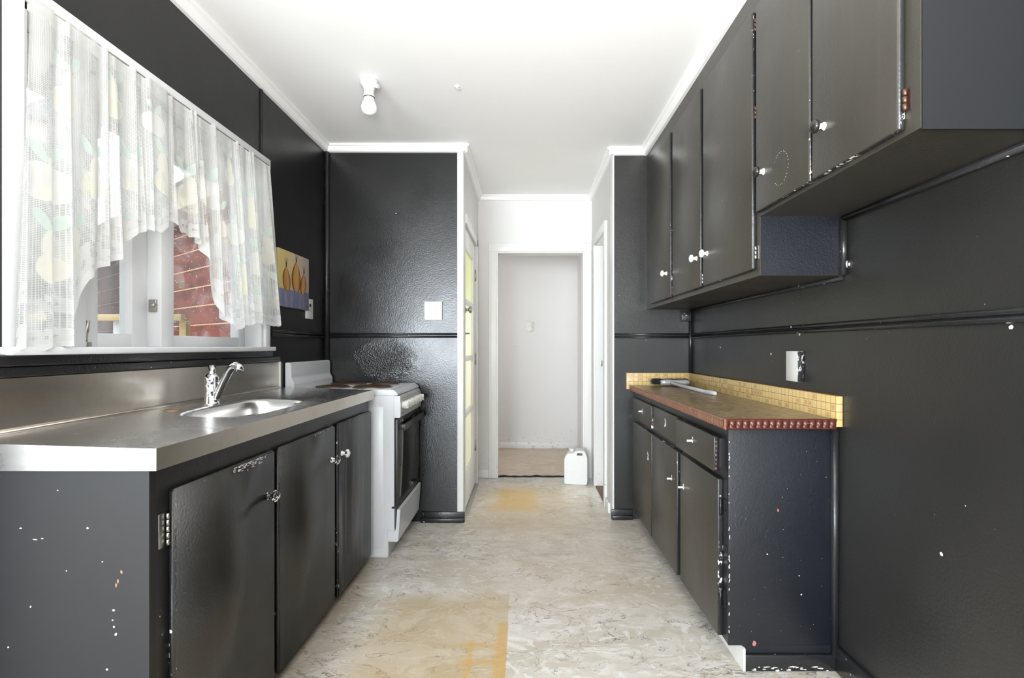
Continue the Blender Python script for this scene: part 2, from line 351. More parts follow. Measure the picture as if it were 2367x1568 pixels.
def bm_tube(bm, pts, rad, n=12, mi=0, cap=True, sq=None):
    t = bmesh.new(); pts = [Vector(p) for p in pts]; rings = []
    rad = rad if isinstance(rad, (list, tuple)) else [rad]*len(pts)
    up = None
    for i, p in enumerate(pts):
        d = (pts[min(i+1, len(pts)-1)]-pts[max(i-1, 0)]).normalized()
        if up is None: up = Vector((0, 0, 1)) if abs(d.z) < 0.9 else Vector((1, 0, 0))
        a = d.cross(up).normalized(); b = a.cross(d).normalized(); up = b
        ky = sq or 1.0
        rings.append([t.verts.new(p+a*rad[i]*math.cos(2*math.pi*k/n)+b*rad[i]*ky*math.sin(2*math.pi*k/n)) for k in range(n)])
    for r0, r1 in zip(rings, rings[1:]):
        for k in range(n):
            f = t.faces.new((r0[k], r0[(k+1) % n], r1[(k+1) % n], r1[k])); f.smooth = True
    if cap: t.faces.new(rings[0][::-1]); t.faces.new(rings[-1])
    for f in t.faces: f.material_index = mi
    bmesh.ops.recalc_face_normals(t, faces=t.faces)
    join(bm, t)
def bm_prism(bm, poly, axis, a0, a1, bevel=0.0, mi=0):   # poly in the two other axes (order x,y,z skipping axis)
    t = bmesh.new()
    def P(u, v, a): return (a, u, v) if axis == 0 else ((u, a, v) if axis == 1 else (u, v, a))
    A = [t.verts.new(P(u, v, a0)) for u, v in poly]; B = [t.verts.new(P(u, v, a1)) for u, v in poly]
    t.faces.new(A); t.faces.new(B[::-1])
    n = len(poly)
    for i in range(n): t.faces.new((A[i], A[(i+1) % n], B[(i+1) % n], B[i]))
    bmesh.ops.recalc_face_normals(t, faces=t.faces)
    if bevel: bmesh.ops.bevel(t, geom=list(t.edges), offset=bevel, segments=2, affect='EDGES')
    for f in t.faces: f.material_index = mi
    join(bm, t)
WL = {}
def world_loc(o): return WL.get(o.name, Vector((0, 0, 0)))
def obj(name, bm, mats, parent=None, loc=(0, 0, 0), local=False):
    """bm in world coordinates (unless local: then about its own origin) -> one mesh object"""
    loc = Vector(loc)
    if not isinstance(mats, (list, tuple)): mats = [mats]
    if not local: bmesh.ops.translate(bm, verts=bm.verts, vec=-loc)
    me = bpy.data.meshes.new(name); bm.to_mesh(me); bm.free()
    for m in mats: me.materials.append(m)
    o = bpy.data.objects.new(name, me); COL.objects.link(o)
    if parent: o.parent = parent; o.location = loc-world_loc(parent)
    else: o.location = loc
    WL[o.name] = loc
    return o
def props(o, label=None, cat=None, group=None, kind=None):
    if label: o['label'] = label
    if cat: o['category'] = cat
    if group: o['group'] = group
    if kind: o['kind'] = kind
    return o
def thing(name, label, cat, loc, group=None):
    o = bpy.data.objects.new(name, None); COL.objects.link(o); o.location = loc; o.empty_display_size = 0.1
    WL[o.name] = Vector(loc); return props(o, label, cat, group)
def struct(name, bm, m, label=None, parent=None):
    o = obj(name, bm, m, parent)
    if not parent: o['kind'] = 'structure'
    if label: o['label'] = label
    return o
def BM(): return bmesh.new()
def boxo(name, dims, m, parent=None, bevel=0.0, **kw):
    b = BM(); bm_box(b, *dims, bevel=bevel); return obj(name, b, m, parent, **kw)

def wall(name, ax, a0, a1, u0, u1, z0, z1, holes, m, label):
    us = sorted({u0, u1, *[h[0] for h in holes], *[h[1] for h in holes]}); zs = sorted({z0, z1, *[h[2] for h in holes], *[h[3] for h in holes]})
    b = BM()
    for i in range(len(us)-1):
        for j in range(len(zs)-1):
            cu, cz = (us[i]+us[i+1])/2, (zs[j]+zs[j+1])/2
            if any(h[0] < cu < h[1] and h[2] < cz < h[3] for h in holes): continue
            if ax == 0: bm_box(b, a0, a1, us[i], us[i+1], zs[j], zs[j+1])
            else: bm_box(b, us[i], us[i+1], a0, a1, zs[j], zs[j+1])
    bmesh.ops.remove_doubles(b, verts=b.verts, dist=1e-5)
    return struct(name, b, m, label)

# ================================================================== the room
XL, XR, YL, YR, ZC = -1.27, 1.09, 3.16, 3.21, 2.41     # left wall, right wall, far walls, ceiling
HL, HR, YE, YB = -0.39, 0.58, 4.21, 5.43
b = BM(); bm_box(b, XL-0.1, 2.8, 0.9, 4.245, -0.1, 0); bm_box(b, -3.3, 2.8, -4.1, 0.9, -0.1, 0)
struct('floor', b, M['floor'], 'worn marbled cream vinyl floor with yellow stains')
b = BM(); bm_box(b, -1.6, 2.8, 4.265, 5.6, -0.1, 0.0); bm_box(b, -1.6, 2.8, 4.245, 4.265, -0.1, -0.012, mi=1)
struct('floor.001', b, [M['floor_back'], M['dark_gap']], 'brown worn vinyl floor of the room beyond the doorway')
b = BM(); bm_box(b, XL-0.1, 2.8, 0.9, 5.6, ZC, ZC+0.1); bm_box(b, -3.3, 2.8, -4.1, 0.9, ZC, ZC+0.1)
struct('ceiling', b, M['white_ceiling'], 'plain white ceiling')
WY0, WY1, WZ0, WZ1 = 1.245, 2.405, 1.12, 2.0
wall('wall_left', 0, XL-0.1, XL, 0.9, YL+0.1, 0, ZC, [(WY0, WY1, 1.10, WZ1)], M['black_wall_left'], 'black painted wall around the kitchen window')
wall('wall_far_left', 1, YL, YL+0.1, XL, HL, 0, ZC, [], M['black_stove_wall'], 'black painted wall behind the stove with blistered paint')
wall('wall_far_right', 1, YR, YR+0.1, HR, XR, 0, ZC, [], M['black_wall'], 'black painted narrow wall beside the hall')
wall('wall_right', 0, XR, XR+0.1, -0.6, YR+0.1, 0, ZC, [], M['black_wall'], 'black painted long wall above the mosaic counter')
wall('wall_hall_left', 0, HL-0.1, HL, YL+0.1, YE, 0, ZC, [(3.27, 4.02, 0, 1.94)], M['white_hall'], 'white hall wall holding the glazed door')
wall('wall_hall_right', 0, HR, HR+0.1, YR+0.1, YE+0.1, 0, ZC, [(3.5, 3.96, 0, 1.94)], M['white_hall'], 'white hall wall with an open doorway')
wall('wall_end', 1, YE, YE+0.1, HL-0.1, HR, 0, ZC, [(-0.234, 0.515, 0, 1.93)], M['white_hall'], 'white wall at the end of the hall around the doorway')
wb = wall('wall_back', 1, YB, YB+0.1, -1.6, 2.8, 0, ZC, [], M['white_hall'], 'scuffed white wall seen through the doorway')
wall('wall_back_right', 0, 0.59, 0.68, YE+0.1, YB, 0, ZC, [], M['white_hall'], 'white side wall of the room beyond')
wall('wall_back_left', 0, -1.6, -1.5, YE, YB, 0, ZC, [(4.5, 5.3, 0.9, 2.0)], M['white_hall'], None)
wall('wall_back_front', 1, YE, YE+0.1, -1.5, HL-0.1, 0, ZC, [], M['white_hall'], None)
wall('wall_side_room', 0, 2.6, 2.7, YR, YB, 0, ZC, [(3.6, 4.6, 0.9, 2.0)], M['white_hall'], None)
wall('wall_side_room_near', 1, YR, YR+0.1, XR+0.1, 2.6, 0, ZC, [], M['white_hall'], None)
# room behind the camera
wall('wall_rear', 1, -4.1, -4.0, -3.3, 2.8, 0, ZC, [(-2.95, -0.55, 0.1, 2.1)], M['white'], None)
wall('wall_rear_left', 0, -3.3, -3.2, -4.0, 0.9, 0, ZC, [], M['white'], None)
wall('wall_rear_right', 0, 2.7, 2.8, -4.0, -0.6, 0, ZC, [(-2.7, -0.7, 0.6, 2.1)], M['white'], None)
wall('wall_rear_return', 1, 0.8, 0.9, -3.2, XL-0.1, 0, ZC, [], M['white'], None)
wall('wall_rear_return_right', 1, -0.6, -0.5, XR+0.1, 2.8, 0, ZC, [], M['white'], None)

# crown moulding: two-step profile
def crown(name, pts_a, pts_b, n, label=None):   # runs from a to b along the wall top; n = inward normal (x,y)
    (x0, y0), (x1, y1) = pts_a, pts_b; nx, ny = n
    prof = [(0, 0), (0.040, 0), (0.040, -0.010), (0.030, -0.016), (0.022, -0.036), (0.014, -0.044), (0, -0.046)]
    b = BM(); A = [b.verts.new((x0+nx*d, y0+ny*d, ZC+z)) for d, z in prof]; B = [b.verts.new((x1+nx*d, y1+ny*d, ZC+z)) for d, z in prof]
    k = len(prof); b.faces.new(A); b.faces.new(B[::-1])
    for i in range(k): b.faces.new((A[i], A[(i+1) % k], B[(i+1) % k], B[i]))
    bmesh.ops.recalc_face_normals(b, faces=b.faces)
    return struct(name, b, M['white_crown'], label)
crown('trim_1', (XL, 0.9), (XL, YL), (1, 0), 'white crown moulding above the window wall')
crown('trim_2', (XL, YL), (HL+0.03, YL), (0, -1), 'white crown moulding above the stove wall')
crown('trim_3', (HL, YL-0.03), (HL, YE), (1, 0), 'white crown moulding on the left of the hall')
crown('trim_4', (HL, YE), (HR, YE), (0, -1), 'white crown moulding across the hall end')
crown('trim_5', (HR, YR-0.03), (HR, YE), (-1, 0), 'white crown moulding on the right of the hall')
crown('trim_6', (HR-0.03, YR), (0.80, YR), (0, -1), 'short white crown moulding beside the wall cupboards')
crown('trim_7', (0.80, 0.9), (0.80, YR), (-1, 0), 'white crown moulding along the top of the wall cupboards')
# white corner posts of the hall mouth
def post(name, dims, m, label): return struct(name, (lambda b: (bm_box(b, *dims, bevel=0.004), b)[1])(BM()), m, label)
post('trim_8', (HL-0.037, HL+0.003, YL-0.006, YL+0.11, 0, ZC-0.045), M['white_trim'], 'white corner post at the left of the hall mouth')
post('trim_9', (HR-0.003, HR+0.008, YR-0.006, YR+0.11, 0, ZC-0.045), M['white_trim'], 'white corner edge at the right of the hall mouth')
# doorway architraves
b = BM()
for (x0, x1) in ((-0.302, -0.232), (0.513, 0.578)): bm_box(b, x0, x1, YE-0.02, YE+0.001, 0, 2.0, bevel=0.004)
bm_box(b, -0.304, 0.579, YE-0.022, YE+0.001, 1.927, 2.003, bevel=0.004)
for (x0, x1) in ((-0.236, -0.222), (0.503, 0.517)): bm_box(b, x0, x1, YE-0.01, YE+0.11, 0, 1.93)
bm_box(b, -0.222, 0.503, YE-0.01, YE+0.11, 1.918, 1.932)
struct('trim_10', b, M['white_trim'], 'white architrave around the end doorway')
b = BM()
bm_box(b, HR-0.018, HR+0.001, 3.44, 3.502, 0, 2.0, bevel=0.004); bm_box(b, HR-0.018, HR+0.001, 3.958, 4.03, 0, 2.0, bevel=0.004)
bm_box(b, HR-0.020, HR+0.0015, 3.437, 4.033, 1.936, 2.004, bevel=0.004)
bm_box(b, HR-0.004, HR+0.104, 3.948, 3.962, 0, 1.94); bm_box(b, HR-0.004, HR+0.104, 3.498, 3.512, 0, 1.94); bm_box(b, HR-0.004, HR+0.104, 3.5, 3.96, 1.928, 1.942)
struct('trim_11', b, M['white_trim'], 'white architrave around the right hall doorway')
props(boxo('strike_plate', (0.612, 0.628, 3.943, 3.9475, 0.965, 1.01), M['old_metal'], bevel=0.001), 'small dark metal strike plate on the right doorway jamb', 'strike plate')
b = BM()
bm_box(b, HL-0.001, HL+0.012, 3.962+0.06, 4.085, 0, 2.0, bevel=0.004); bm_box(b, HL-0.001, HL+0.012, 3.264, 4.087, 1.94, 2.003, bevel=0.004)
struct('trim_12', b, M['white_trim'], 'white architrave of the glazed door')
# baseboards
def base(name, dims, m, label): return struct(name, (lambda b: (bm_box(b, *dims, bevel=0.004), b)[1])(BM()), m, label)
b = BM(); bm_box(b, -0.66, HL+0.012, YL-0.014, YL, 0, 0.065, bevel=0.003); bm_box(b, -0.66, HL+0.012, YL-0.03, YL, 0, 0.03, bevel=0.006)
struct('baseboard_far_left', b, M['black_edge'], 'chipped black baseboard beside the stove')
b = BM(); bm_box(b, HR-0.012, 0.705, YR-0.014, YR, 0, 0.065, bevel=0.003); bm_box(b, HR-0.012, 0.705, YR-0.03, YR, 0, 0.03, bevel=0.006)
struct('baseboard_far_right', b, M['black_bead'], 'black baseboard at the foot of the narrow wall')
base('baseboard_end', (HL, -0.30, YE-0.015, YE, 0, 0.07), M['white_trim'], 'short white baseboard left of the end doorway')
base('baseboard_hall_right', (HR-0.014, HR, YR+0.1, 3.44, 0, 0.07), M['white_trim'], 'white baseboard at the hall mouth')
base('baseboard_back', (-1.5, 0.59, YB-0.018, YB, 0, 0.07), M['white_trim'], 'stained white baseboard of the room beyond')
base('baseboard_right', (XR-0.018, XR, -0.5, 1.70, 0, 0.09), M['black_bead'], 'black baseboard under the right wall')
# horizontal and vertical black beads over the panel joints
def bead_y(name, x, y0, y1, z, s, label):
    b = BM()
    for dz in (-0.009, 0.009): bm_tube(b, [(x+s*0.003, y0, z+dz), (x+s*0.003, y1, z+dz)], 0.0085, 10)
    struct(name, b, M['black_bead'], label)
def bead_x(name, y, x0, x1, z, label):
    b = BM()
    for dz in (-0.009, 0.009): bm_tube(b, [(x0, y-0.003, z+dz), (x1, y-0.003, z+dz)], 0.0075, 10)
    struct(name, b, M['black_bead'], label)
bead_y('trim_13', XR, -0.4, YR, 1.19, -1, 'black double bead along the right wall')
bead_x('trim_14', YR, HR+0.01, XR, 1.192, 'black double bead across the narrow wall')
bead_x('trim_15', YL, XL, HL-0.037, 1.193, 'black double bead across the stove wall')
bead_y('trim_16', XL, 2.47, YL, 1.19, 1, 'black double bead on the left wall below the painting')
def vbead(name, x, y, z0, z1, r, label, m='black_bead'):
    b = BM(); bm_tube(b, [(x, y, z0), (x, y, z1)], r, 12); struct(name, b, M[m], label)
vbead('trim_17', XL+0.012, YL-0.010, 0.9, ZC-0.045, 0.014, 'glossy black corner bead behind the stove')
vbead('trim_18', XR-0.008, YR-0.008, 0.95, 1.36, 0.010, 'glossy black corner bead above the mosaic counter')
b = BM(); bm_box(b, XL-0.001, XL+0.006, 2.375, 2.379, 2.05, ZC-0.046); bm_box(b, XL-0.001, XL+0.006, 2.386, 2.390, 2.05, ZC-0.046)
struct('trim_19', b, M['black_bead'], 'thin black joint strip above the window corner')
# black ledge and board under the sill, and white strip at the upstand end
b = BM(); bm_box(b, XL-0.001, XL+0.020, 0.95, 2.46, 1.072, 1.10, bevel=0.004); bm_box(b, XL-0.001, XL+0.012, 0.95, 2.55, 1.045, 1.07, bevel=0.003)
struct('trim_20', b, M['black_bead'], 'black apron board under the window sill')

# ------------------------------------------------------------------ window
win = bpy.data.objects.new('window_1', None); COL.objects.link(win); win.location = (XL, 1.82, 1.12); WL['window_1'] = Vector((XL, 1.82, 1.12))
props(win, 'white timber kitchen window over the sink with three lights', kind='structure')
b = BM()
A0, A1 = WY0-0.045, WY1+0.045
bm_box(b, XL-0.01, XL+0.012, A0, WY0, 1.118, WZ1+0.045, bevel=0.003); bm_box(b, XL-0.01, XL+0.012, WY1, A1, 1.118, WZ1+0.045, bevel=0.003)
bm_box(b, XL-0.01, XL+0.013, A0, A1, WZ1, WZ1+0.046, bevel=0.003)
obj('architrave', b, M['white_window'], win)
b = BM(); bm_box(b, XL-0.13, XL+0.036, A0-0.012, A1+0.01, 1.099, 1.1195, bevel=0.005); obj('window_sill', b, M['white_window'], win)
b = BM()
bm_box(b, XL-0.13, XL, WY0-0.002, WY0+0.015, 1.119, WZ1); bm_box(b, XL-0.13, XL, WY1-0.018, WY1+0.002, 1.119, WZ1); bm_box(b, XL-0.13, XL, WY0, WY1, WZ1-0.018, WZ1)
bm_box(b, -1.385, -1.305, 1.775, 1.84, 1.119, WZ1-0.018, bevel=0.003)      # central mullion
bm_box(b, -1.39, -1.33, 1.455, 1.50, 1.119, WZ1-0.018, bevel=0.003)      # mullion beside the fixed light
obj('window_frame', b, M['white_window'], win)
def sash(y0, y1, x0, x1, st=0.045, rail=0.05):
    b = BM(); z0, z1 = 1.1185, WZ1-0.02
    bm_box(b, x0, x1, y0, y0+st, z0, z1, bevel=0.003); bm_box(b, x0, x1, y1-st, y1, z0, z1, bevel=0.003)
    bm_box(b, x0, x1-0.001, y0+st-0.002, y1-st+0.002, z0, z0+rail, bevel=0.003); bm_box(b, x0, x1-0.001, y0+st-0.002, y1-st+0.002, z1-rail, z1, bevel=0.003)
    s = obj('sash', b, M['white_window'], win)
    b = BM(); bm_box(b, (x0+x1)/2-0.002, (x0+x1)/2+0.002, y0+st-0.003, y1-st+0.003, z0+rail-0.003, z1-rail+0.003); obj('glass_pane', b, M['glass'], s)
    return s
sash(WY0+0.015, 1.455, -1.392, -1.355, 0.02, 0.045)
sash(1.50, 1.775, -1.400, -1.355, 0.07, 0.045)
s3 = sash(1.84, WY1-0.018, -1.392, -1.350, 0.05, 0.045)
b = BM(); bm_box(b, -1.345, -1.318, 1.766, 1.775, 1.245, 1.29, bevel=0.002); bm_tube(b, [(-1.332, 1.762, 1.268), (-1.322, 1.745, 1.268), (-1.305, 1.745, 1.268)], 0.005, 8)
obj('window_catch', b, M['old_metal'], win)
b = BM(); bm_tube(b, [(-1.345, 1.51, 1.13), (-1.335, 1.51, 1.20)], 0.006, 8); bm_box(b, -1.35, -1.33, 1.50, 1.52, 1.12, 1.135, bevel=0.002)
obj('casement_stay', b, M['old_metal'], win)

# hall door with four glazed lights
door = bpy.data.objects.new('door_1', None); COL.objects.link(door); door.location = (HL-0.02, 4.0, 0); WL['door_1'] = Vector((HL-0.02, 4.0, 0))
props(door, 'worn white door with four yellowish obscure glass lights in the left hall wall', kind='structure')
lights = [(0.25, 0.63), (0.67, 1.02), (1.055, 1.42), (1.455, 1.80)]
b = BM(); X0, X1 = -0.435, -0.398
bm_box(b, X0, X1, 3.275, 3.36, 0.012, 1.935, bevel=0.002); bm_box(b, X0, X1, 3.86, 4.015, 0.012, 1.935, bevel=0.002)
zs = [0.012]+[z for l in lights for z in l]+[1.935]
for i in range(0, len(zs), 2): bm_box(b, X0+0.001, X1-0.001, 3.358, 3.862, zs[i], zs[i+1], bevel=0.002)
obj('door_frame', b, M['white_door'], door)
for i, (z0, z1) in enumerate(lights):
    boxo('glass_pane', (-0.420, -0.415, 3.355, 3.865, z0-0.004, z1+0.004), M['pane_green' if i == 3 else 'pane_cream'], door)
b = BM(); rx = Matrix.Translation((X1, 3.33, 1.37)) @ Matrix.Rotation(R90, 4, 'Y')
bm_lathe(b, [(0, 0), (0.022, 0), (0.022, 0.006), (0.010, 0.010), (0.010, 0.024), (0.022, 0.030), (0.024, 0.040), (0.012, 0.048), (0, 0.049)], 20, rx)
obj('door_knob', b, M['old_metal'], door)
b = BM(); rx = Matrix.Translation((X1, 3.34, 1.21)) @ Matrix.Rotation(R90, 4, 'Y')
bm_lathe(b, [(0, 0), (0.012, 0), (0.012, 0.004), (0.006, 0.006), (0.006, 0.03), (0, 0.032)], 14, rx); obj('lock_cylinder', b, M['chrome'], door)
for z in (1.70, 1.02, 0.32):
    b = BM(); bm_tube(b, [(X1+0.004, 4.018, z-0.045), (X1+0.004, 4.018, z+0.045)], 0.006, 10); obj('hinge', b, M['old_metal'], door)
b = BM(); bm_box(b, HL-0.012, HL+0.022, 3.27, 4.02, 0.0, 0.006, bevel=0.002)
for k in range(7): bm_lathe(b, [(0.004, 0), (0.004, 0.002), (0, 0.0025)], 8, Matrix.Translation((HL+0.012, 3.33+0.1*k, 0.006)))
props(obj('threshold_strip', b, M['alu']), 'grey aluminium threshold strip on the floor under the glazed door', 'threshold strip')
b = BM(); bm_box(b, HR-0.006, HR+0.08, 3.512, 3.948, 0.0, 0.008, bevel=0.002)
props(obj('door_sill', b, flat('brown_sill_wood', srgb(96, 64, 42), 0.5)), 'narrow brown wooden sill in the right hall doorway', 'door sill')

# ================================================================== knobs
def knob_mesh(name, parent, pos, ax, mh, mn, size=1.0, head_mi=None):
    """round cupboard knob; ax = outward direction (x sign)"""
    b = BM(); s = size
    rot = Matrix.Rotation(R90*ax, 4, 'Y')
    prof = [(0, 0), (0.012*s, 0), (0.011*s, 0.004*s), (0.008*s, 0.008*s), (0.007*s, 0.015*s), (0.010*s, 0.018*s)]
    bm_lathe(b, prof, 18, rot, 1)
    prof = [(0.010*s, 0.018*s), (0.017*s, 0.021*s), (0.0185*s, 0.026*s), (0.016*s, 0.032*s), (0.009*s, 0.0355*s), (0, 0.0365*s)]
    bm_lathe(b, prof, 20, rot, 0)
    return obj(name, b, [mh, mn], parent, loc=pos, local=True)
def merge(o, b, mat):
    """adds surface marks (world coordinates) to a part's own mesh"""
    me = o.data; bmesh.ops.translate(b, verts=b.verts, vec=-world_loc(o))
    if mat.name not in [m.name for m in me.materials]: me.materials.append(mat)
    k = [m.name for m in me.materials].index(mat.name)
    for f in b.faces: f.material_index = k
    t = bmesh.new(); t.from_mesh(me); n = bpy.data.meshes.new('t'); b.to_mesh(n); b.free(); t.from_mesh(n); bpy.data.meshes.remove(n); t.to_mesh(me); t.free()
def chips(o, x, pts, nrm_ax, mat):
    """thin irregular flakes of bare undercoat on a face"""
    b = BM()
    for (u, z, su, sz) in pts:
        n = 9; ring = []
        for k in range(n):
            a = 2*math.pi*k/n; r = random.uniform(0.55, 1.1)
            ring.append((u+su*r*math.cos(a), z+sz*r*math.sin(a)))
        bm_prism(b, ring, nrm_ax, x-0.0006, x+0.0006)
    merge(o, b, mat)

# ================================================================== left base unit with sink bench
def xf(y): return -0.81+(y-1.087)*0.0167          # front line of the worktop
unit = thing('sink_cupboard', 'black painted base cupboard with three doors under the steel sink bench', 'cupboard', (-1.05, 1.85, 0))
Y0, Y1 = 1.10, 2.575
b = BM()
def skew(b, y0, y1, xb, off, z0, z1, mi=0, bevel=0.0):
    bm_prism(b, [(xb, y0), (xf(y0)+off, y0), (xf(y1)+off, y1), (xb, y1)], 2, z0, z1, bevel, mi)
skew(b, Y0+0.02, Y1, XL+0.003, -0.028, 0.09, 0.845)
skew(b, Y0+0.02, Y1, XL+0.003, -0.075, 0, 0.09)
skew(b, Y0, Y0+0.02, XL+0.003, -0.026, 0, 0.845, 1)
lcar = obj('carcass', b, [M['black'], flat('satin_grey_black_panel', (0.008, 0.0082, 0.009), 0.5)], unit)
flecks = [(-1.122, .715, .004, .002), (-1.09, .690, .006, .0015), (-1.074, .692, .003, .0015), (-.973, .715, .003, .003), (-1.17, .83, .002, .001), (-.915, .532, .003, .003), (-.917, .51, .002, .002), (-.914, .495, .002, .003), (-.91, .478, .003, .004), (-1.10, .54, .002, .003), (-.93, .40, .003, .002), (-.99, .345, .004, .003), (-1.08, .34, .004, .003), (-.92, .31, .006, .012), (-.95, .375, .002, .002), (-1.04, .80, .002, .001), (-1.2, .62, .003, .002), (-1.15, .45, .002, .002), (-1.02, .62, .0015, .0015), (-.94, .64, .0015, .0015)]
chips(lcar, Y0, flecks, 1, M['chip_white'])
chips(lcar, Y0, [(-.897, .618, .003, .004), (-.905, .598, .0025, .006), (-.909, .588, .002, .006)], 1, M['chip_red'])
def left_door(y0, y1, z0, z1, mat, knob_y, knob_z, km):
    b = BM(); t = 0.02
    bm_prism(b, [(xf(y0)-0.026, y0), (xf(y0)-0.008, y0), (xf(y1)-0.008, y1), (xf(y1)-0.026, y1)], 2, z0, z1, 0.005)
    b.faces.ensure_lookup_table()
    for f in b.faces:
        f.smooth = True
        n = f.normal if f.normal.length else f.normal
        if n.x < 0.86: f.material_index = 1
    d = obj('door', b, [mat, M['black_edge']], unit)
    knob_mesh('knob', d, (xf(knob_y)-0.008, knob_y, knob_z), 1, km[0], km[1])
    return d
d1 = left_door(1.155, 1.605, 0.035, 0.785, M['black_door_shaded'], 1.56, 0.648, (M['knob_mixed'], M['knob_mixed']))
d2 = left_door(1.632, 2.095, 0.035, 0.785, M['black_door_shaded'], 2.055, 0.648, (M['knob_mixed'], M['knob_white']))
d3 = left_door(2.13, 2.565, 0.035, 0.787, M['black_door_worn'], 2.165, 0.652, (M['knob_white'], M['knob_plain']))
b = BM(); yh = 1.142
bm_box(b, xf(yh)-0.0285, xf(yh)-0.0255, 1.128, 1.147, 0.655, 0.735, bevel=0.001)
for k in range(5): bm_tube(b, [(xf(yh)-0.021, 1.150, 0.658+k*0.0152), (xf(yh)-0.021, 1.150, 0.671+k*0.0152)], 0.004, 10)
obj('hinge', b, M['old_metal'], d1)
# scraped paint on door 1 top corner and pale strips in the gap
pts = []
for k in range(90):
    t = random.random(); yy = 1.38+0.21*t; zz = 0.779-random.random()**2*0.035*(0.3+t)
    pts.append((yy, zz, random.uniform(0.001, 0.008), random.uniform(0.0006, 0.002)))
chips(d1, xf(1.5)-0.0078, pts, 0, M['chip_white'])
b = BM()
for k in range(60):
    z = random.uniform(0.05, 0.72); bm_box(b, xf(1.62)-0.0285, xf(1.62)-0.0275+0.001, 1.612, 1.612+random.uniform(0.004, 0.012), z, z+random.uniform(0.003, 0.02))
merge(lcar, b, M['chip_white'])
b = BM()
for z, h in ((0.57, 0.012), (0.505, 0.022), (0.60, 0.006), (0.49, 0.004)): bm_box(b, xf(1.62)-0.0285, xf(1.62)-0.0265, 1.611, 1.624, z, z+h)
merge(lcar, b, M['chip_red'])

chips(d2, xf(1.86)-0.0078, [(random.uniform(1.90, 2.08), 0.780-random.random()**2*0.006, random.uniform(.002, .008), random.uniform(.0006, .002)) for _ in range(26)], 0, M['chip_white'])
# --- stainless bench: top with bowl, front apron, end apron, upstand
bench = thing('sink_bench', 'stainless steel sink bench top with a single bowl and tall upstand', 'sink bench', (-1.03, 1.84, 0.9))
ZF, ZB = 0.895, 0.909
def zt(x): return ZF+(x-(-0.80))/((XL)-(-0.80))*(ZB-ZF)
YA, YZ = 1.087, 2.585
cx, cy, rx_, ry_ = -1.005, 1.80, 0.128, 0.245
N = 64
def sup(a, ex=4.0, s=1.0):
    c, s_ = math.cos(a), math.sin(a)
    r = (abs(c)**ex+abs(s_)**ex)**(-1/ex)
    return cx+rx_*s*r*c, cy+ry_*s*r*s_
b = BM()
outer = []
for k in range(N):
    a = 2*math.pi*k/N; c, s_ = math.cos(a), math.sin(a)
    # hit the outer quad (x from XL to front line, y from YA to YZ)
    best = 9
    for _ in range(1):
        ts = []
        if s_ > 1e-9: ts.append((YZ-cy)/s_)
        if s_ < -1e-9: ts.append((YA-cy)/s_)
        if c < -1e-9: ts.append((XL-cx)/c)
        if c > 1e-9:
            # x = cx+t c = xf(cy+t s)
            ts.append((-0.81+(cy-1.087)*0.0167-cx)/(c-0.0167*s_))
        best = min(t for t in ts if t > 0)
    outer.append((cx+best*c, cy+best*s_, a))
corners = [(XL, YA), (xf(YA), YA), (xf(YZ), YZ), (XL, YZ)]
for q in corners:        # snap the nearest outer vertex to each corner
    i = min(range(N), key=lambda k: (outer[k][0]-q[0])**2+(outer[k][1]-q[1])**2); outer[i] = (q[0], q[1], outer[i][2])
rings = [[b.verts.new((x, y, zt(x))) for x, y, a in outer]]
mid = []
for x, y, a in outer:
    sx, sy = sup(a, 4.0, 1.06); mid.append(b.verts.new((sx, sy, zt(sx))))
rings.append(mid)
for s, dz in ((1.0, -0.003), (0.975, -0.012), (0.95, -0.04), (0.93, -0.12), (0.88, -0.15), (0.76, -0.158), (0.2, -0.160)):
    rings.append([b.verts.new((lambda p: (p[0], p[1], zt(p[0])+dz))(sup(o[2], 4.0, s))) for o in outer])
for r0, r1 in zip(rings, rings[1:]):
    for k in range(N): f = b.faces.new((r0[k], r0[(k+1) % N], r1[(k+1) % N], r1[k])); f.smooth = True
b.faces.new(rings[-1])
bmesh.ops.recalc_face_normals(b, faces=b.faces)
for f in b.faces:
    pass
if sum(f.normal.z for f in b.faces if f.calc_center_median().z > 0.89) < 0: bmesh.ops.reverse_faces(b, faces=b.faces)
top = obj('bench_top', b, M['steel'], bench)
b = BM()
bm_prism(b, [(xf(YA)-0.004, YA), (xf(YA), YA), (xf(YZ), YZ), (xf(YZ)-0.004, YZ)], 2, 0.846, 0.8955)
obj('front_edge', b, M['steel_wall'], bench)
b = BM()
bm_prism(b, [(XL, 0.846), (xf(YA), 0.846), (xf(YA), ZF), (XL, ZB)], 1, YA-0.0005, YA+0.004)
obj('end_edge', b, M['steel'], bench)
boxo('far_edge', (XL, xf(YZ), YZ-0.004, YZ, 0.846, 0.893), M['steel'], bench)
b = BM(); bm_box(b, XL, XL+0.006, 0.95, 2.545, 0.905, 1.043, bevel=0.002)
bm_tube(b, [(XL+0.010, 0.95, 0.911), (XL+0.010, 2.545, 0.911)], 0.006, 8); obj('upstand', b, M['steel_wall'], bench)
boxo('upstand_end_strip', (XL, XL+0.012, 2.546, 2.556, 0.905, 1.043), M['white_trim'], bench)
b = BM(); bm_lathe(b, [(0, 0.0), (0.018, 0.0), (0.020, 0.002), (0.024, 0.0035), (0.027, 0.001), (0.027, -0.004)], 24, Matrix.Translation((-1.178, 1.655, zt(-1.178)+0.001)))
obj('overflow_hole', b, wood_edge('rusty_ring', srgb(150, 124, 100), srgb(70, 54, 42)), bench)
b = BM(); bm_lathe(b, [(0, 0.004), (0.012, 0.004), (0.02, 0.002), (0.034, 0.003), (0.036, 0)], 24, Matrix.Translation((cx, cy, zt(cx)-0.159))); obj('plug_hole', b, M['old_metal'], bench)
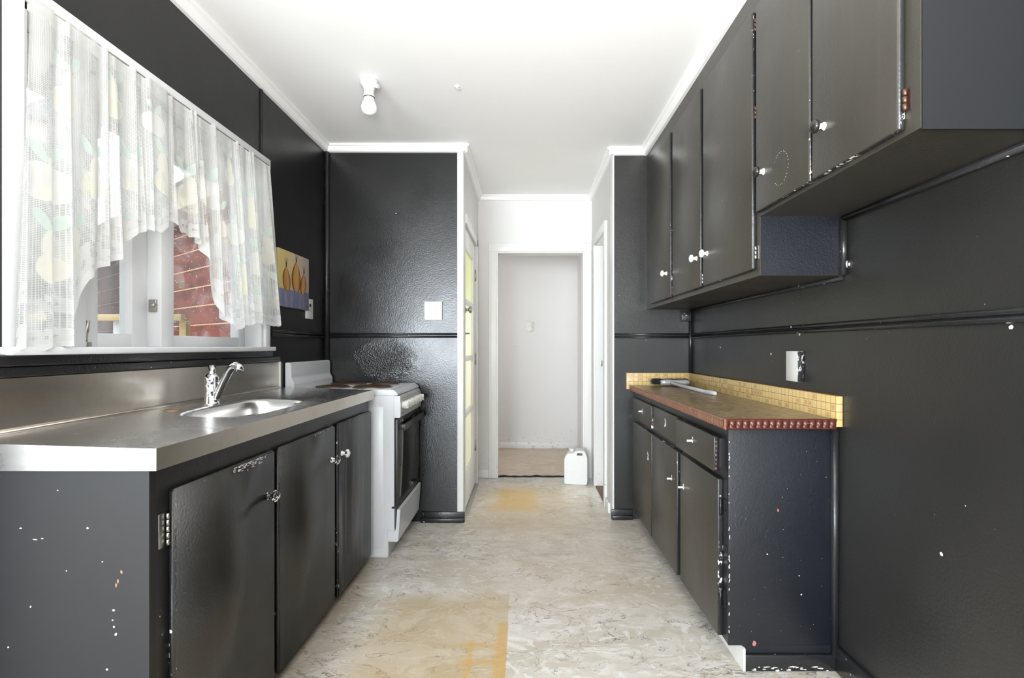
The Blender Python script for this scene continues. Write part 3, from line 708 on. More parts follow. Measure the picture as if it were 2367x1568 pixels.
# mixer tap
tap = thing('mixer_tap', 'chrome single lever mixer tap standing behind the sink bowl', 'tap', (-1.165, 1.842, zt(-1.165)))
tz = zt(-1.165)
b = BM(); T0 = Matrix.Translation((-1.165, 1.842, tz))
bm_lathe(b, [(0, 0), (0.028, 0), (0.028, 0.004), (0.0255, 0.006), (0.0255, 0.030), (0.0248, 0.031), (0.0248, 0.033), (0.0255, 0.034), (0.0255, 0.072), (0.0248, 0.073), (0.0248, 0.075), (0.0255, 0.076), (0.0255, 0.098), (0.022, 0.108), (0.014, 0.114), (0, 0.115)], 32, T0)
obj('tap_body', b, M['chrome'], tap)
b = BM(); bm_tube(b, [(-1.165, 1.842, tz+0.108), (-1.166, 1.845, tz+0.125), (-1.170, 1.85, tz+0.142)], [0.014, 0.011, 0.013], 14); obj('lever', b, M['chrome'], tap)
b = BM(); bm_lathe(b, [(0.004, 0), (0.004, 0.0015), (0, 0.0016)], 10, Matrix.Translation((-1.158, 1.8175, tz+0.09)) @ Matrix.Rotation(R90, 4, 'X')); obj('temperature_dot', b, flat('blue_dot', (0.05, 0.15, 0.3), 0.3), tap)
b = BM(); bm_tube(b, [(-1.150, 1.836, tz+0.012), (-1.140, 1.832, tz+0.03), (-1.112, 1.822, tz+0.078), (-1.082, 1.812, tz+0.124), (-1.070, 1.808, tz+0.138), (-1.052, 1.802, tz+0.146), (-1.037, 1.798, tz+0.141), (-1.034, 1.797, tz+0.124)], [0.012, 0.013, 0.014, 0.014, 0.015, 0.0155, 0.0155, 0.0155], 16, sq=0.85)
obj('spout', b, M['chrome'], tap)

# ================================================================== stove
sv = thing('stove', 'white freestanding electric stove with black oven door and four solid plates', 'stove', (-0.97, 2.88, 0))
SY0, SY1 = 2.612, 3.143
b = BM()
bm_prism(b, [(XL+0.02, 0.0), (-0.722, 0.0), (-0.722, 0.145), (-0.688, 0.145), (-0.688, 0.862), (XL+0.02, 0.862)], 1, SY0+0.004, SY1, 0.003)
obj('body', b, M['enamel'], sv)
b = BM(); bm_box(b, -0.88, -0.745, SY0+0.0025, SY0+0.006, 0.05, 0.80, bevel=0.0015); obj('side_panel', b, M['enamel'], sv)
b = BM(); bm_prism(b, [(XL+0.01, 0.862), (-0.668, 0.862), (-0.669, 0.870), (-0.690, 0.890), (XL+0.01, 0.890)], 1, SY0, SY1, 0.003)
bm_box(b, XL+0.05, -0.71, SY0+0.02, SY1-0.02, 0.889, 0.8925, bevel=0.002); obj('hob', b, M['enamel'], sv)
b = BM(); bm_prism(b, [(XL+0.004, 0.888), (XL+0.052, 0.888), (XL+0.052, 0.925), (XL+0.036, 0.955), (XL+0.036, 1.030), (XL+0.028, 1.036), (XL+0.004, 1.036)], 1, SY0, SY1, 0.003)
obj('backguard', b, M['enamel'], sv)
for (px, py, r) in ((-1.07, 2.755, 0.087), (-0.845, 2.755, 0.098), (-1.07, 3.0, 0.098), (-0.845, 3.0, 0.078)):
    b = BM(); bm_lathe(b, [(r+0.010, 0.0), (r+0.012, 0.002), (r+0.006, 0.004), (r+0.002, 0.002)], 40, Matrix.Translation((px, py, 0.8925))); tr = obj('plate_ring', b, M['old_metal'], sv)
    b = BM(); bm_lathe(b, [(r, 0), (r, 0.009), (r-0.004, 0.011), (r*0.45, 0.011), (r*0.42, 0.009), (0, 0.009)], 40, Matrix.Translation((px, py, 0.8925))); obj('hot_plate', b, M['burner'], sv)
b = BM(); bm_prism(b, [(-0.6885, 0.742), (-0.658, 0.742), (-0.654, 0.75), (-0.652, 0.82), (-0.662, 0.848), (-0.672, 0.860), (-0.6885, 0.860)], 1, SY0+0.001, SY1, 0.002)
cpan = obj('control_panel', b, [M['enamel_grey']], sv)
boxo('control_panel_side', (-0.6885, -0.655, SY0-0.001, SY0+0.002, 0.744, 0.858), M['enamel'], sv)
for k in range(7):
    yk = 2.655+k*0.067
    b = BM(); bm_lathe(b, [(0, 0), (0.019, 0), (0.019, 0.006), (0.016, 0.008), (0.015, 0.028), (0.013, 0.030), (0, 0.030)], 20, Matrix.Rotation(R90, 4, 'Y'))
    bm_box(b, 0.008, 0.033, -0.005, 0.005, -0.019, 0.019, bevel=0.002)
    obj('control_knob', b, M['plastic_white'], sv, loc=(-0.653, yk, 0.808), local=True)
for yk in (2.64, 2.665):
    b = BM(); bm_lathe(b, [(0.004, 0), (0.004, 0.003), (0, 0.004)], 10, Matrix.Rotation(R90, 4, 'Y')); obj('indicator_lamp', b, flat('dark_red_lens', (0.10, 0.03, 0.02), 0.3), sv, loc=(-0.6545, yk, 0.765), local=True)
b = BM()
for k in range(7):
    bm_box(b, -0.6560, -0.6548, 2.652+k*0.067, 2.658+k*0.067, 0.838, 0.842)
merge(cpan, b, M['plastic_dark'])
od = boxo('oven_door', (-0.688, -0.668, SY0+0.003, SY1-0.002, 0.268, 0.736), M['plastic_dark'], sv, bevel=0.003)
boxo('oven_window', (-0.6684, -0.6665, SY0+0.03, SY1-0.03, 0.30, 0.725), M['oven_glass'], od, bevel=0.0008)
b = BM(); bm_box(b, -0.668, -0.636, SY0+0.03, SY0+0.055, 0.675, 0.705, bevel=0.003); bm_box(b, -0.668, -0.636, SY1-0.055, SY1-0.03, 0.675, 0.705, bevel=0.003)
bm_box(b, -0.643, -0.632, SY0+0.02, SY1-0.02, 0.672, 0.708, bevel=0.003); obj('oven_handle', b, M['plastic_dark'], od)
boxo('maker_mark', (-0.6668, -0.6660, 2.86, 2.90, 0.325, 0.331), M['alu'], od)
b = BM(); bm_prism(b, [(-0.722, 0.145), (-0.722, 0.085), (-0.668, 0.085), (-0.655, 0.258), (-0.672, 0.258), (-0.680, 0.145)], 1, SY0+0.001, SY1-0.003, 0.003)
obj('storage_drawer', b, M['enamel'], sv)
boxo('kick_plate', (-0.724, -0.720, SY0+0.02, SY1-0.01, 0.002, 0.085), M['enamel_grey'], sv)
b = BM(); bm_box(b, -0.700, -0.672, SY0-0.0005, SY0+0.004, 0.262, 0.272); obj('door_pivot', b, M['plastic_dark'], sv)

# ================================================================== right base unit
bu = thing('base_cupboard', 'black painted base cupboard with three drawers and three doors under the mosaic counter', 'cupboard', (0.90, 2.46, 0))
b = BM()
bm_box(b, 0.712, XR-0.003, 1.732, 3.20, 0.082, 0.842); bm_box(b, 0.765, XR-0.003, 1.732, 3.20, 0, 0.082)
obj('carcass', b, M['black'], bu)
b = BM(); bm_box(b, 0.710, XR-0.003, 1.712, 1.732, 0.082, 0.842, bevel=0.002); bm_box(b, 0.760, XR-0.003, 1.713, 1.732, 0, 0.083); ep = obj('end_panel', b, M['black_panel'], bu)
b = BM(); bm_box(b, 0.762, XR-0.004, 1.700, 1.7125, 0, 0.055, bevel=0.003); epl = obj('end_plinth', b, M['black_edge'], bu)
b = BM(); bm_box(b, 0.757, 0.764, 1.70, 1.95, 0, 0.078); obj('bare_plinth', b, M['chip_white'], bu)
b = BM(); bm_tube(b, [(XR-0.014, 1.708, 0.05), (XR-0.014, 1.708, 0.845)], 0.013, 12); obj('corner_bead', b, M['black_bead'], bu)
chips(ep, 1.7117, [(.882, .552, .003, .008), (0.80, 0.09, 0.01, 0.012)], 1, M['chip_red'])
pp = [(.885+random.uniform(-.16, .17), random.uniform(.12, .8), random.uniform(.0005, .0012), random.uniform(.0005, .0014)) for _ in range(22)]
pp += [(.845, .40, .003, .003), (.955, .325, .003, .002), (.963, .26, .003, .003)]
chips(ep, 1.7117, pp, 1, M['chip_white'])
# chips down the near edge of the end panel and above the plinth
pp = [(0.7125+random.uniform(-.001, .0015), random.uniform(.10, .82), .0018, random.uniform(.002, .007)) for _ in range(34)]
chips(ep, 1.7116, pp, 1, M['chip_white'])
pp = [(random.uniform(.78, 1.06), random.uniform(.003, .018), random.uniform(.003, .012), random.uniform(.001, .003)) for _ in range(26)]
chips(epl, 1.6996, pp, 1, M['chip_white'])
def peg(parent, x, y, z):
    b = BM(); bm_tube(b, [(x+0.012, y, z), (x-0.022, y, z)], 0.0042, 10); obj('peg_handle', b, M['knob_plain'], parent)
    c = [(y+random.uniform(-.004, .004), z+random.uniform(-.012, .014), random.uniform(.002, .004), random.uniform(.002, .006)) for _ in range(7)]
    chips(parent, x-0.0005, c, 0, M['chip_white'])
def bare(parent, x, y, z, n=16):
    c = [(y+random.uniform(-.012, .012), z+random.uniform(-.02, .02), random.uniform(.003, .006), random.uniform(.003, .008)) for _ in range(n)]
    chips(parent, x-0.0005, c, 0, M['chip_white'])
def right_front(name, y0, y1, z0, z1, parent, x0, x1, mat, bev=0.004):
    b = BM(); bm_box(b, x0, x1, y0, y1, z0, z1, bevel=bev)
    for f in b.faces:
        if f.normal.x > -0.86: f.material_index = 1
    return obj(name, b, [mat, M['black_edge']], parent)
XD = 0.692
g = {}
g[1] = right_front('drawer', 2.682, 3.13, 0.675, 0.800, bu, XD, 0.713, M['black_door']); peg(g[1], XD, 2.885, 0.742)
g[2] = right_front('drawer', 2.222, 2.655, 0.675, 0.800, bu, XD+0.004, 0.713, M['black_door']); bare(g[2], XD+0.004, 2.43, 0.742)
g[3] = right_front('drawer', 1.762, 2.205, 0.675, 0.800, bu, XD-0.014, XD+0.006, M['black_door']); peg(g[3], XD-0.014, 1.985, 0.742)
boxo('drawer_box', (XD+0.005, 0.72, 1.775, 2.195, 0.685, 0.79), M['black_edge'], g[3])
g[4] = right_front('door', 2.682, 3.13, 0.088, 0.648, bu, XD, 0.713, M['black_door']); bare(g[4], XD, 2.75, 0.51)
g[5] = right_front('door', 2.225, 2.655, 0.088, 0.648, bu, XD-0.003, 0.713, M['black_door']); peg(g[5], XD-0.003, 2.30, 0.505)
g[6] = right_front('door', 1.762, 2.185, 0.088, 0.648, bu, XD, 0.713, M['black_door']); peg(g[6], XD, 2.14, 0.510)
chips(g[3], 1.7618, [(0.6865, 0.685+0.016*k, .0022, .004) for k in range(7)], 1, M['chip_red'])
for z in (0.20, 0.52):
    b = BM(); bm_tube(b, [(0.700, 1.756, z), (0.700, 1.756, z+0.06)], 0.005, 10); bm_box(b, 0.706, 0.7115, 1.735, 1.757, z, z+0.06); obj('hinge', b, M['black_edge'], g[6])

# counter
ct = thing('counter_top', 'brown mottled laminate counter with carved edging and yellow mosaic upstand', 'counter', (0.9, 2.46, 0.87))
b = BM(); bm_box(b, 0.690, XR-0.003, 1.690, YR-0.003, 0.846, 0.870); obj('laminate_surface', b, M['counter'], ct)
def lip(name, p0, p1, nrm, m, nb):
    p0, p1, n = Vector(p0), Vector(p1), Vector(nrm); L = (p1-p0).length; seg = nb*8
    t = BM(); prof = [(0.000, 0.873, 0), (0.006, 0.874, 0), (0.009, 0.870, 0.2), (0.007, 0.866, 0), (0.010, 0.860, 1), (0.011, 0.853, 1), (0.008, 0.846, 1), (0.006, 0.843, 0), (0.008, 0.840, 0.3), (0.004, 0.837, 0), (0.0, 0.837, 0)]
    cols = []
    for i in range(seg+1):
        s = i/seg; wv = abs(math.sin(math.pi*nb*s)); q = p0.lerp(p1, s)
        cols.append([t.verts.new((q.x+n.x*(d-0.006*k*(1-wv)), q.y+n.y*(d-0.006*k*(1-wv)), z)) for d, z, k in prof])
    for a, c in zip(cols, cols[1:]):
        for k in range(len(prof)-1): f = t.faces.new((a[k], a[k+1], c[k+1], c[k])); f.smooth = True
    t.faces.new(cols[0]); t.faces.new(cols[-1][::-1])
    bmesh.ops.recalc_face_normals(t, faces=t.faces); return obj(name, t, m, ct)
lip('end_edging', (0.681, 1.690, 0), (XR-0.022, 1.690, 0), (0, -1, 0), M['lip'], 17)
lip('front_edging', (0.690, 3.20, 0), (0.690, 1.681, 0), (-1, 0, 0), M['lip_side'], 62)
b = BM(); bm_box(b, XR-0.022, XR-0.001, 1.684, YR-0.001, 0.846, 0.951, bevel=0.001); obj('mosaic_upstand', b, M['tile_y'], ct)
b = BM(); bm_box(b, 0.664, XR-0.020, YR-0.022, YR-0.001, 0.846, 0.951, bevel=0.001); obj('mosaic_end_upstand', b, M['tile_x'], ct)
b = BM(); bm_box(b, 0.695, XR-0.03, 1.695, 1.70, 0.8375, 0.846); bm_box(b, 0.696, 0.70, 1.695, 3.19, 0.8375, 0.846); obj('bare_underline', b, M['chip_white'], ct)

# broom
br = thing('dustpan_brush', 'grey plastic brush with black bristles lying in the corner of the mosaic counter', 'brush', (0.93, 3.05, 0.875))
b = BM(); hd = [(0.860, 3.104), (0.89, 3.107), (0.95, 3.11), (1.02, 3.105), (1.04, 3.10)]
bm_tube(b, [(x, y, 0.896) for x, y in hd], [0.014, 0.019, 0.017, 0.018, 0.012], 16); obj('brush_head', b, M['grey_plastic'], br)
b = BM()
for k in range(2600):
    s = random.random(); x = 0.842+0.2*s; y = 3.120+random.uniform(-0.012, 0.012); z = 0.882+random.random()*0.030
    dx = random.uniform(-0.045, -0.004) if s < 0.25 else random.uniform(-0.006, 0.006)
    p0 = Vector((x, y-0.006, z)); p1 = Vector((x+dx, min(3.185, y+0.045+random.uniform(0, 0.012)), z+random.uniform(-0.006, 0.010)))
    d = 0.0012; vs = [b.verts.new(p0+Vector((d, 0, 0))), b.verts.new(p0+Vector((-d, 0, 0))), b.verts.new(p0+Vector((0, 0, 2*d))), b.verts.new(p1)]
    for tri in ((0, 1, 3), (1, 2, 3), (2, 0, 3), (0, 2, 1)): b.faces.new([vs[i] for i in tri])
bo = obj('bristles', b, M['bristle'], br); bo['kind'] = 'stuff'
b = BM(); bm_tube(b, [(0.922, 3.095, 0.894), (0.93, 3.06, 0.893), (0.945, 2.90, 0.886), (0.965, 2.62, 0.881)], [0.009, 0.012, 0.0105, 0.010], 14); obj('brush_handle', b, M['grey_plastic'], br)
b = BM(); bm_tube(b, [(0.965, 2.62, 0.881), (0.9655, 2.612, 0.882), (0.970, 2.52, 0.883), (0.971, 2.50, 0.883), (0.9715, 2.493, 0.883)], [0.0105, 0.0125, 0.0125, 0.010, 0.004], 16); obj('handle_cap', b, M['enamel'], br)

# ================================================================== wall cupboards
uc = thing('wall_cupboard', 'long black painted wall cupboard with five doors, its near half shorter', 'wall cupboard', (0.95, 2.1, 1.36))
b = BM()
bm_box(b, 0.80, XR-0.002, 0.995, 1.672, 1.562, ZC-0.046); bm_box(b, 0.80, XR-0.002, 1.672, YR-0.002, 1.362, ZC-0.046)
obj('carcass', b, M['black_door'], uc)
b = BM(); bm_box(b, 0.802, XR-0.003, 0.991, 0.9955, 1.558, ZC-0.046); obj('end_panel', b, flat('satin_blue_black_panel', (0.010, 0.011, 0.013), 0.45), uc)
b = BM(); bm_box(b, 0.803, XR-0.003, 1.6685, 1.6725, 1.363, 1.562); obj('step_panel', b, M['black_panel'], uc)
b = BM(); bm_tube(b, [(XR-0.012, 0.998, 1.553), (XR-0.012, 1.672, 1.553)], 0.011, 10); bm_tube(b, [(XR-0.010, 1.68, 1.354), (XR-0.010, YR-0.02, 1.354)], 0.008, 10)
bm_tube(b, [(XR-0.012, 1.664, 1.363), (XR-0.012, 1.664, 1.56)], 0.012, 12); obj('corner_bead', b, M['black_bead'], uc)
UX = 0.783
def upper(y0, y1, z0, z1): return right_front('door', y0, y1, z0, z1, uc, UX, 0.801, M['black_door'], 0.006)
u1 = upper(2.645, 3.075, 1.385, 2.272); knob_mesh('knob', u1, (UX, 2.705, 1.522), -1, M['knob_plain'], M['knob_plain'], 0.95)
u2 = upper(2.195, 2.605, 1.385, 2.272); knob_mesh('knob', u2, (UX, 2.235, 1.520), -1, M['knob_plain'], M['knob_white'], 0.95)
u3 = upper(1.695, 2.160, 1.385, 2.272); knob_mesh('knob', u3, (UX, 2.105, 1.518), -1, M['knob_white'], M['knob_white'], 0.95)
dk = black_paint('glossy_black_knob', (0.012, 0.011, 0.010), 0.12, 0.0, 0.3)
u4 = upper(1.354, 1.668, 1.573, 2.272); knob_mesh('knob', u4, (UX, 1.612, 1.692), -1, dk, M['knob_white'], 0.95)
u5 = upper(1.032, 1.343, 1.573, 2.272); knob_mesh('knob', u5, (UX, 1.287, 1.695), -1, dk, M['knob_white'], 0.95)
def uhinge(par, y, z, m='copper', s=0.045):
    b = BM()
    for k in range(3): bm_tube(b, [(0.793, y, z+k*s/3), (0.793, y, z+(k+0.9)*s/3)], 0.005, 10)
    bm_box(b, 0.7985, 0.8005, y-0.009, y, z, z+s); obj('hinge', b, M[m], par)
uhinge(u5, 1.027, 1.612); uhinge(u4, 1.3485, 1.60); uhinge(u3, 1.6885, 1.42, 'old_metal'); uhinge(u3, 1.6885, 1.90); uhinge(u3, 1.6885, 2.20); uhinge(u2, 2.188, 1.40, 'old_metal'); uhinge(u1, 2.637, 1.40, 'copper')
pp = []
for k in range(40):      # scratched arc on the fourth door
    a = math.radians(40+k*7.2+random.uniform(-3, 3)); pp.append((1.505+0.045*math.cos(a), 1.665+0.05*math.sin(a), .0012, .0016))
chips(u4, UX-0.0003, pp[::2], 0, flat('faint_scratch', (0.30, 0.29, 0.26), 0.5))

# ================================================================== wall things
def plate(name, label, cat, dims, m, bevel=0.003):
    t = thing(name, label, cat, ((dims[0]+dims[1])/2, (dims[2]+dims[3])/2, (dims[4]+dims[5])/2)); return t
t = thing('light_switch', 'cream four gang switch plate on the black wall right of the stove', 'light switch', (-0.58, YL, 1.35))
boxo('switch_plate', (-0.637, -0.522, YL-0.012, YL-0.0005, 1.290, 1.410), M['plastic_white'], t, bevel=0.004)
boxo('switch_strip', (-0.595, -0.555, YL-0.016, YL-0.011, 1.296, 1.404), M['plastic_white'], t, bevel=0.002)
for k in range(4): boxo('rocker', (-0.582, -0.568, YL-0.020, YL-0.015, 1.306+k*0.025, 1.320+k*0.025), M['plastic_white'], t, bevel=0.002)
t = thing('wall_socket', 'cream socket plate on the left wall below the painting corner', 'wall socket', (XL, 2.9, 1.34))
boxo('socket_plate', (XL+0.0005, XL+0.012, 2.858, 2.945, 1.283, 1.402), M['plastic_white'], t, bevel=0.003)
b = BM(); bm_box(b, XL+0.011, XL+0.016, 2.892, 2.910, 1.355, 1.372, bevel=0.001); obj('switch_lever', b, M['plastic_dark'], t)
b = BM(); bm_lathe(b, [(0.005, 0), (0.005, 0.003), (0, 0.004)], 10, Matrix.Translation((XL+0.012, 2.90, 1.335)) @ Matrix.Rotation(R90, 4, 'Y')); obj('screw', b, M['old_metal'], t)
t = thing('wall_socket', 'white plate with black paint along one side on the right wall over the counter', 'wall plate', (XR, 1.955, 1.045))
b = BM(); bm_box(b, XR-0.028, XR-0.0005, 1.915, 2.00, 0.983, 1.103, bevel=0.003)
for f in b.faces:
    if f.normal.y < -0.5: f.material_index = 1
obj('face_plate', b, [M['plastic_white'], M['black_edge']], t)
t = thing('junction_box', 'small black painted box tucked under the wall cupboard at the far corner', 'junction box', (1.05, YR, 1.32))
b = BM(); bm_box(b, 1.015, 1.078, YR-0.035, YR-0.0005, 1.285, 1.352, bevel=0.003); jb = obj('box_body', b, M['black_bead'], t)
chips(jb, YR-0.0352, [(1.045, 1.322, .006, .003), (1.035, 1.335, .003, .002), (1.030, 1.30, .002, .002)], 1, M['chip_white'])
t = thing('wall_socket', 'white double socket on the wall of the room beyond the doorway', 'wall socket', (0.064, YB, 1.34))
boxo('socket_plate', (0.028, 0.102, YB-0.010, YB-0.0005, 1.285, 1.400), M['plastic_white'], t, bevel=0.003)
b = BM()
for dx in (-0.015, 0.015):
    for q in ((-.005, .004), (.005, .004), (0, -.007)): bm_box(b, 0.067+dx+q[0]-.0013, 0.067+dx+q[0]+.0013, YB-0.0112, YB-0.0098, 1.345+q[1]-.003, 1.345+q[1]+.003)
obj('socket_slots', b, M['plastic_dark'], t)
# batten light
t = thing('batten_light', 'white ceiling lampholder with a bare white bulb', 'ceiling light', (-0.75, 2.39, ZC))
b = BM(); TT = Matrix.Translation((-0.75, 2.39, ZC))
bm_lathe(b, [(0, 0), (0.043, 0), (0.043, -0.010), (0.038, -0.022), (0.028, -0.034), (0.024, -0.05), (0.0255, -0.072), (0.0275, -0.074), (0.0275, -0.080), (0, -0.080)], 32, TT); obj('lampholder', b, M['plastic_white'], t)
b = BM(); bm_lathe(b, [(0.0255, -0.080), (0.026, -0.084), (0.0245, -0.085)], 32, TT); obj('holder_ring', b, M['copper'], t)
b = BM(); bm_lathe(b, [(0.024, -0.082), (0.026, -0.100), (0.033, -0.112), (0.037, -0.128), (0.035, -0.145), (0.026, -0.158), (0.012, -0.164), (0, -0.165)], 32, TT); obj('bulb', b, flat('frosted_bulb_glass', (0.88, 0.88, 0.87), 0.3), t)
b = BM(); bm_tube(b, [(-0.72, 2.38, ZC-0.03), (-0.70, 2.375, ZC-0.035)], 0.010, 12); obj('terminal_cover', b, M['plastic_white'], t)
b = BM(); bm_lathe(b, [(0, 0), (0.013, 0), (0.012, -0.005), (0.006, -0.009), (0, -0.010)], 20, Matrix.Translation((-0.33, 2.44, ZC)))
bm_tube(b, [(-0.335, 2.44, ZC-0.008), (-0.325, 2.44, ZC-0.016), (-0.315, 2.44, ZC-0.010)], 0.002, 8)
props(obj('ceiling_hook', b, M['plastic_white']), 'tiny white cup hook in the ceiling right of the bulb', 'hook')

# painting
PX0 = XL+0.0005; PX1 = XL+0.020
pt = thing('canvas_painting', 'small canvas painting of three onions over a blue cloth', 'painting', (XL, 2.7, 1.48))
def canvas():
    m, nt, out = new_mat('painted_canvas')
    p = nd(nt, 'SeparateXYZ', {0: nd(nt, 'TexCoord').outputs['Object']}); y, z = p.outputs[1], p.outputs[2]
    v = coords(nt); n = nz(nt, v, 12, 4)
    up = mixc(nt, smooth(nt, mth(nt, 'ADD', y, mth(nt, 'MULTIPLY', n, 0.08)), 2.60, 2.84), srgb(184, 166, 108), srgb(188, 170, 156))
    lo = mixc(nt, smooth(nt, nz(nt, coords(nt, (1, 6, 1)), 6, 4), 0.35, 0.65), srgb(98, 104, 134), srgb(128, 128, 146))
    zz = mth(nt, 'ADD', z, mth(nt, 'MULTIPLY', mth(nt, 'SUBTRACT', y, 2.5), -0.02))
    c = mixc(nt, smooth(nt, mth(nt, 'ADD', zz, mth(nt, 'MULTIPLY', n, 0.01)), 1.423, 1.432), lo, up)
    bsdf(nt, out, Base_Color=c, Roughness=0.5); return m
b = BM(); bm_box(b, PX0, PX1, 2.515, 2.868, 1.33, 1.628, bevel=0.002); obj('canvas', b, canvas(), pt)
def onion_mat():
    m, nt, out = new_mat('painted_onion_skin')
    at = nd(nt, 'Attribute', attribute_name='skin').outputs['Vector']; sp = nd(nt, 'SeparateXYZ', {0: at})
    n1 = nz(nt, nd(nt, 'Mapping', {0: at, 3: (7, 0.7, 1)}).outputs[0], 1.0, 5, 0.7)
    e = mth(nt, 'ABSOLUTE', sp.outputs[0])
    c = mixc(nt, smooth(nt, n1, 0.35, 0.65), srgb(206, 158, 82), srgb(150, 96, 52))
    c = mixc(nt, smooth(nt, e, 0.45, 1.0), c, srgb(84, 48, 34))
    bsdf(nt, out, Base_Color=c, Roughness=0.5); return m
M['onion'] = onion_mat(); M['onion_ink'] = flat('painted_dark_lines', srgb(70, 45, 35), 0.6)
for kk, (oy, oz, ry, rz, lean) in enumerate(((2.603, 1.478, 0.043, 0.064, -0.012), (2.785, 1.472, 0.036, 0.058, 0.014), (2.705, 1.500, 0.052, 0.082, 0.0))):
    R_, C_ = 30, 17; xo = PX1+0.0006+kk*0.0004; pts = []; mm_ = []
    for i in range(R_):
        t = i/(R_-1); hw = ry*(max(t, 0)**0.5*(1-t)**0.8)/(0.385**0.5*0.615**0.8)+(0.0025 if t > 0.5 else 0.0)
        for j in range(C_):
            q = -1+2*j/(C_-1); pts.append((xo+0.0012*math.sqrt(max(0, 1-q*q)), oy+lean*t+q*hw, oz-rz+2*rz*t)); mm_.append((q, t, kk*3.0))
    b = BM(); vs = [b.verts.new(p) for p in pts]
    for i in range(R_-1):
        for j in range(C_-1): f = b.faces.new((vs[i*C_+j], vs[i*C_+j+1], vs[(i+1)*C_+j+1], vs[(i+1)*C_+j])); f.smooth = True
    ob = obj('painted_onion', b, M['onion'], pt)
    a_ = ob.data.attributes.new('skin', 'FLOAT_VECTOR', 'POINT')
    for k, q in enumerate(mm_): a_.data[k].vector = q
    b = BM(); zt_ = oz+rz*0.93; yt = oy+lean
    for q in (-0.010, -0.002, 0.005, 0.012):
        bm_tube(b, [(PX1+0.001, yt+q*0.2, zt_), (PX1+0.001, yt+q*0.5+0.002, zt_+0.02), (PX1+0.001, yt+q*1.5, zt_+0.05)], [0.0012, 0.0008, 0.0003], 6)
    merge(ob, b, M['onion_ink'])
b = BM(); bm_tube(b, [(PX1+0.0005, 2.838, 1.345), (PX1+0.0005, 2.846, 1.352), (PX1+0.0005, 2.842, 1.344), (PX1+0.0005, 2.856, 1.35)], 0.0009, 6); obj('signature_squiggle', b, M['onion_ink'], pt)

chips(wb, YB-0.0003, [(-0.10+random.uniform(-.05, .04), 1.122+random.uniform(-.002, .002), .012, .0012) for _ in range(7)], 1, flat('grey_scuff', (0.30, 0.29, 0.27), 0.7))
# ================================================================== jerry can
jc = thing('jerry_can', 'white plastic jerry can standing on the floor at the right of the end doorway', 'jerry can', (0.43, 4.06, 0))
cu = bpy.data.curves.new('t', 'CURVE'); cu.dimensions = '2D'; cu.fill_mode = 'BOTH'; cu.extrude = 0.056; cu.bevel_depth = 0.005; cu.bevel_resolution = 3
def spl(pts):
    s = cu.splines.new('POLY'); s.points.add(len(pts)-1); s.use_cyclic_u = True
    for p, q in zip(s.points, pts): p.co = (q[0], q[1], 0, 1)
def rnd(poly, r, k=4):
    out = []; n = len(poly)
    for i in range(n):
        p = Vector(poly[i]); a = (Vector(poly[i-1])-p); c = (Vector(poly[(i+1) % n])-p)
        rr = min(r, a.length*0.45, c.length*0.45); s = p+a.normalized()*rr; e = p+c.normalized()*rr
        for j in range(k+1):
            t = j/k; out.append(tuple(s*(1-t)**2+p*2*t*(1-t)+e*t*t))
    return out
spl(rnd([(-0.089, 0.005), (0.089, 0.005), (0.089, 0.222), (0.067, 0.270), (0.000, 0.270), (-0.020, 0.248), (-0.062, 0.248), (-0.089, 0.212)], 0.016))
spl(rnd([(0.003, 0.232), (0.060, 0.232), (0.056, 0.261), (0.009, 0.261)][::-1], 0.006))
co = bpy.data.objects.new('t', cu); COL.objects.link(co); dg = bpy.context.evaluated_depsgraph_get(); me = bpy.data.meshes.new_from_object(co.evaluated_get(dg)); bpy.data.objects.remove(co)
b = BM(); b.from_mesh(me); bpy.data.meshes.remove(me)
RZ = Matrix.Rotation(math.radians(-9), 4, 'Z')
bmesh.ops.transform(b, matrix=RZ @ Matrix.Rotation(R90, 4, 'X'), verts=b.verts)
for f in b.faces: f.smooth = True
o = obj('can_body', b, M['jerry'], jc, loc=(0.43, 4.06, 0), local=True)
b = BM(); bm_lathe(b, [(0, 0), (0.018, 0), (0.018, 0.010), (0.022, 0.012), (0.022, 0.030), (0.020, 0.032), (0, 0.032)], 24, RZ @ Matrix.Translation((-0.036, 0, 0.250)))
obj('cap', b, flat('white_cap', (0.72, 0.72, 0.71), 0.4), jc, loc=(0.43, 4.06, 0), local=True)
b = BM(); bm_box(b, -0.222, 0.503, 4.243, 4.262, -0.006, 0.0012)
for k in range(60):
    x = -0.22+k*0.0122; bm_box(b, x, x+0.0125, 4.232+0.010*mnoise.noise((k*.13, 0, 0)), 4.262, -0.006, 0.008+0.009*mnoise.noise((k*.17, 5, 0)))
props(obj('torn_floor_edge', b, M['dark_gap']), 'dark ragged edge of torn vinyl across the end doorway', 'floor edge')

# ================================================================== lace curtain
pix = [(45, 806), (60, 812), (120, 806), (172, 800), (182, 740), (196, 690), (213, 650), (240, 620), (265, 605), (285, 592), (298, 560), (318, 540), (345, 533), (375, 538), (400, 517), (408, 515), (430, 538), (455, 552), (470, 568), (480, 600), (490, 640), (500, 690), (512, 730), (525, 745), (545, 768), (560, 752), (600, 748), (645, 755)]
XC = -1.235
hy = []; hz = []
for (px, py) in pix:
    y = F_PX*(-XC)/(1211-px); hy.append(y); hz.append(CAMZ-(py-802)/F_PX*y)
hy = np.array(hy); hz = np.array(hz)
NU, NV = 560, 330
ZT = 2.003
U = np.linspace(0, 1, NU)[:, None]; V = np.linspace(0, 1, NV)[None, :]
s_bot = hy[0]+(hy[-1]-hy[0])*U
hem = np.interp(s_bot, hy, hz)+0.007*np.abs(np.sin(math.pi*s_bot/0.042))-0.004
Z = ZT-(ZT-hem)*V
y_top = 1.222+(2.392-1.222)*U
flare = np.clip((ZT-Z)/0.78, 0, 1.1)
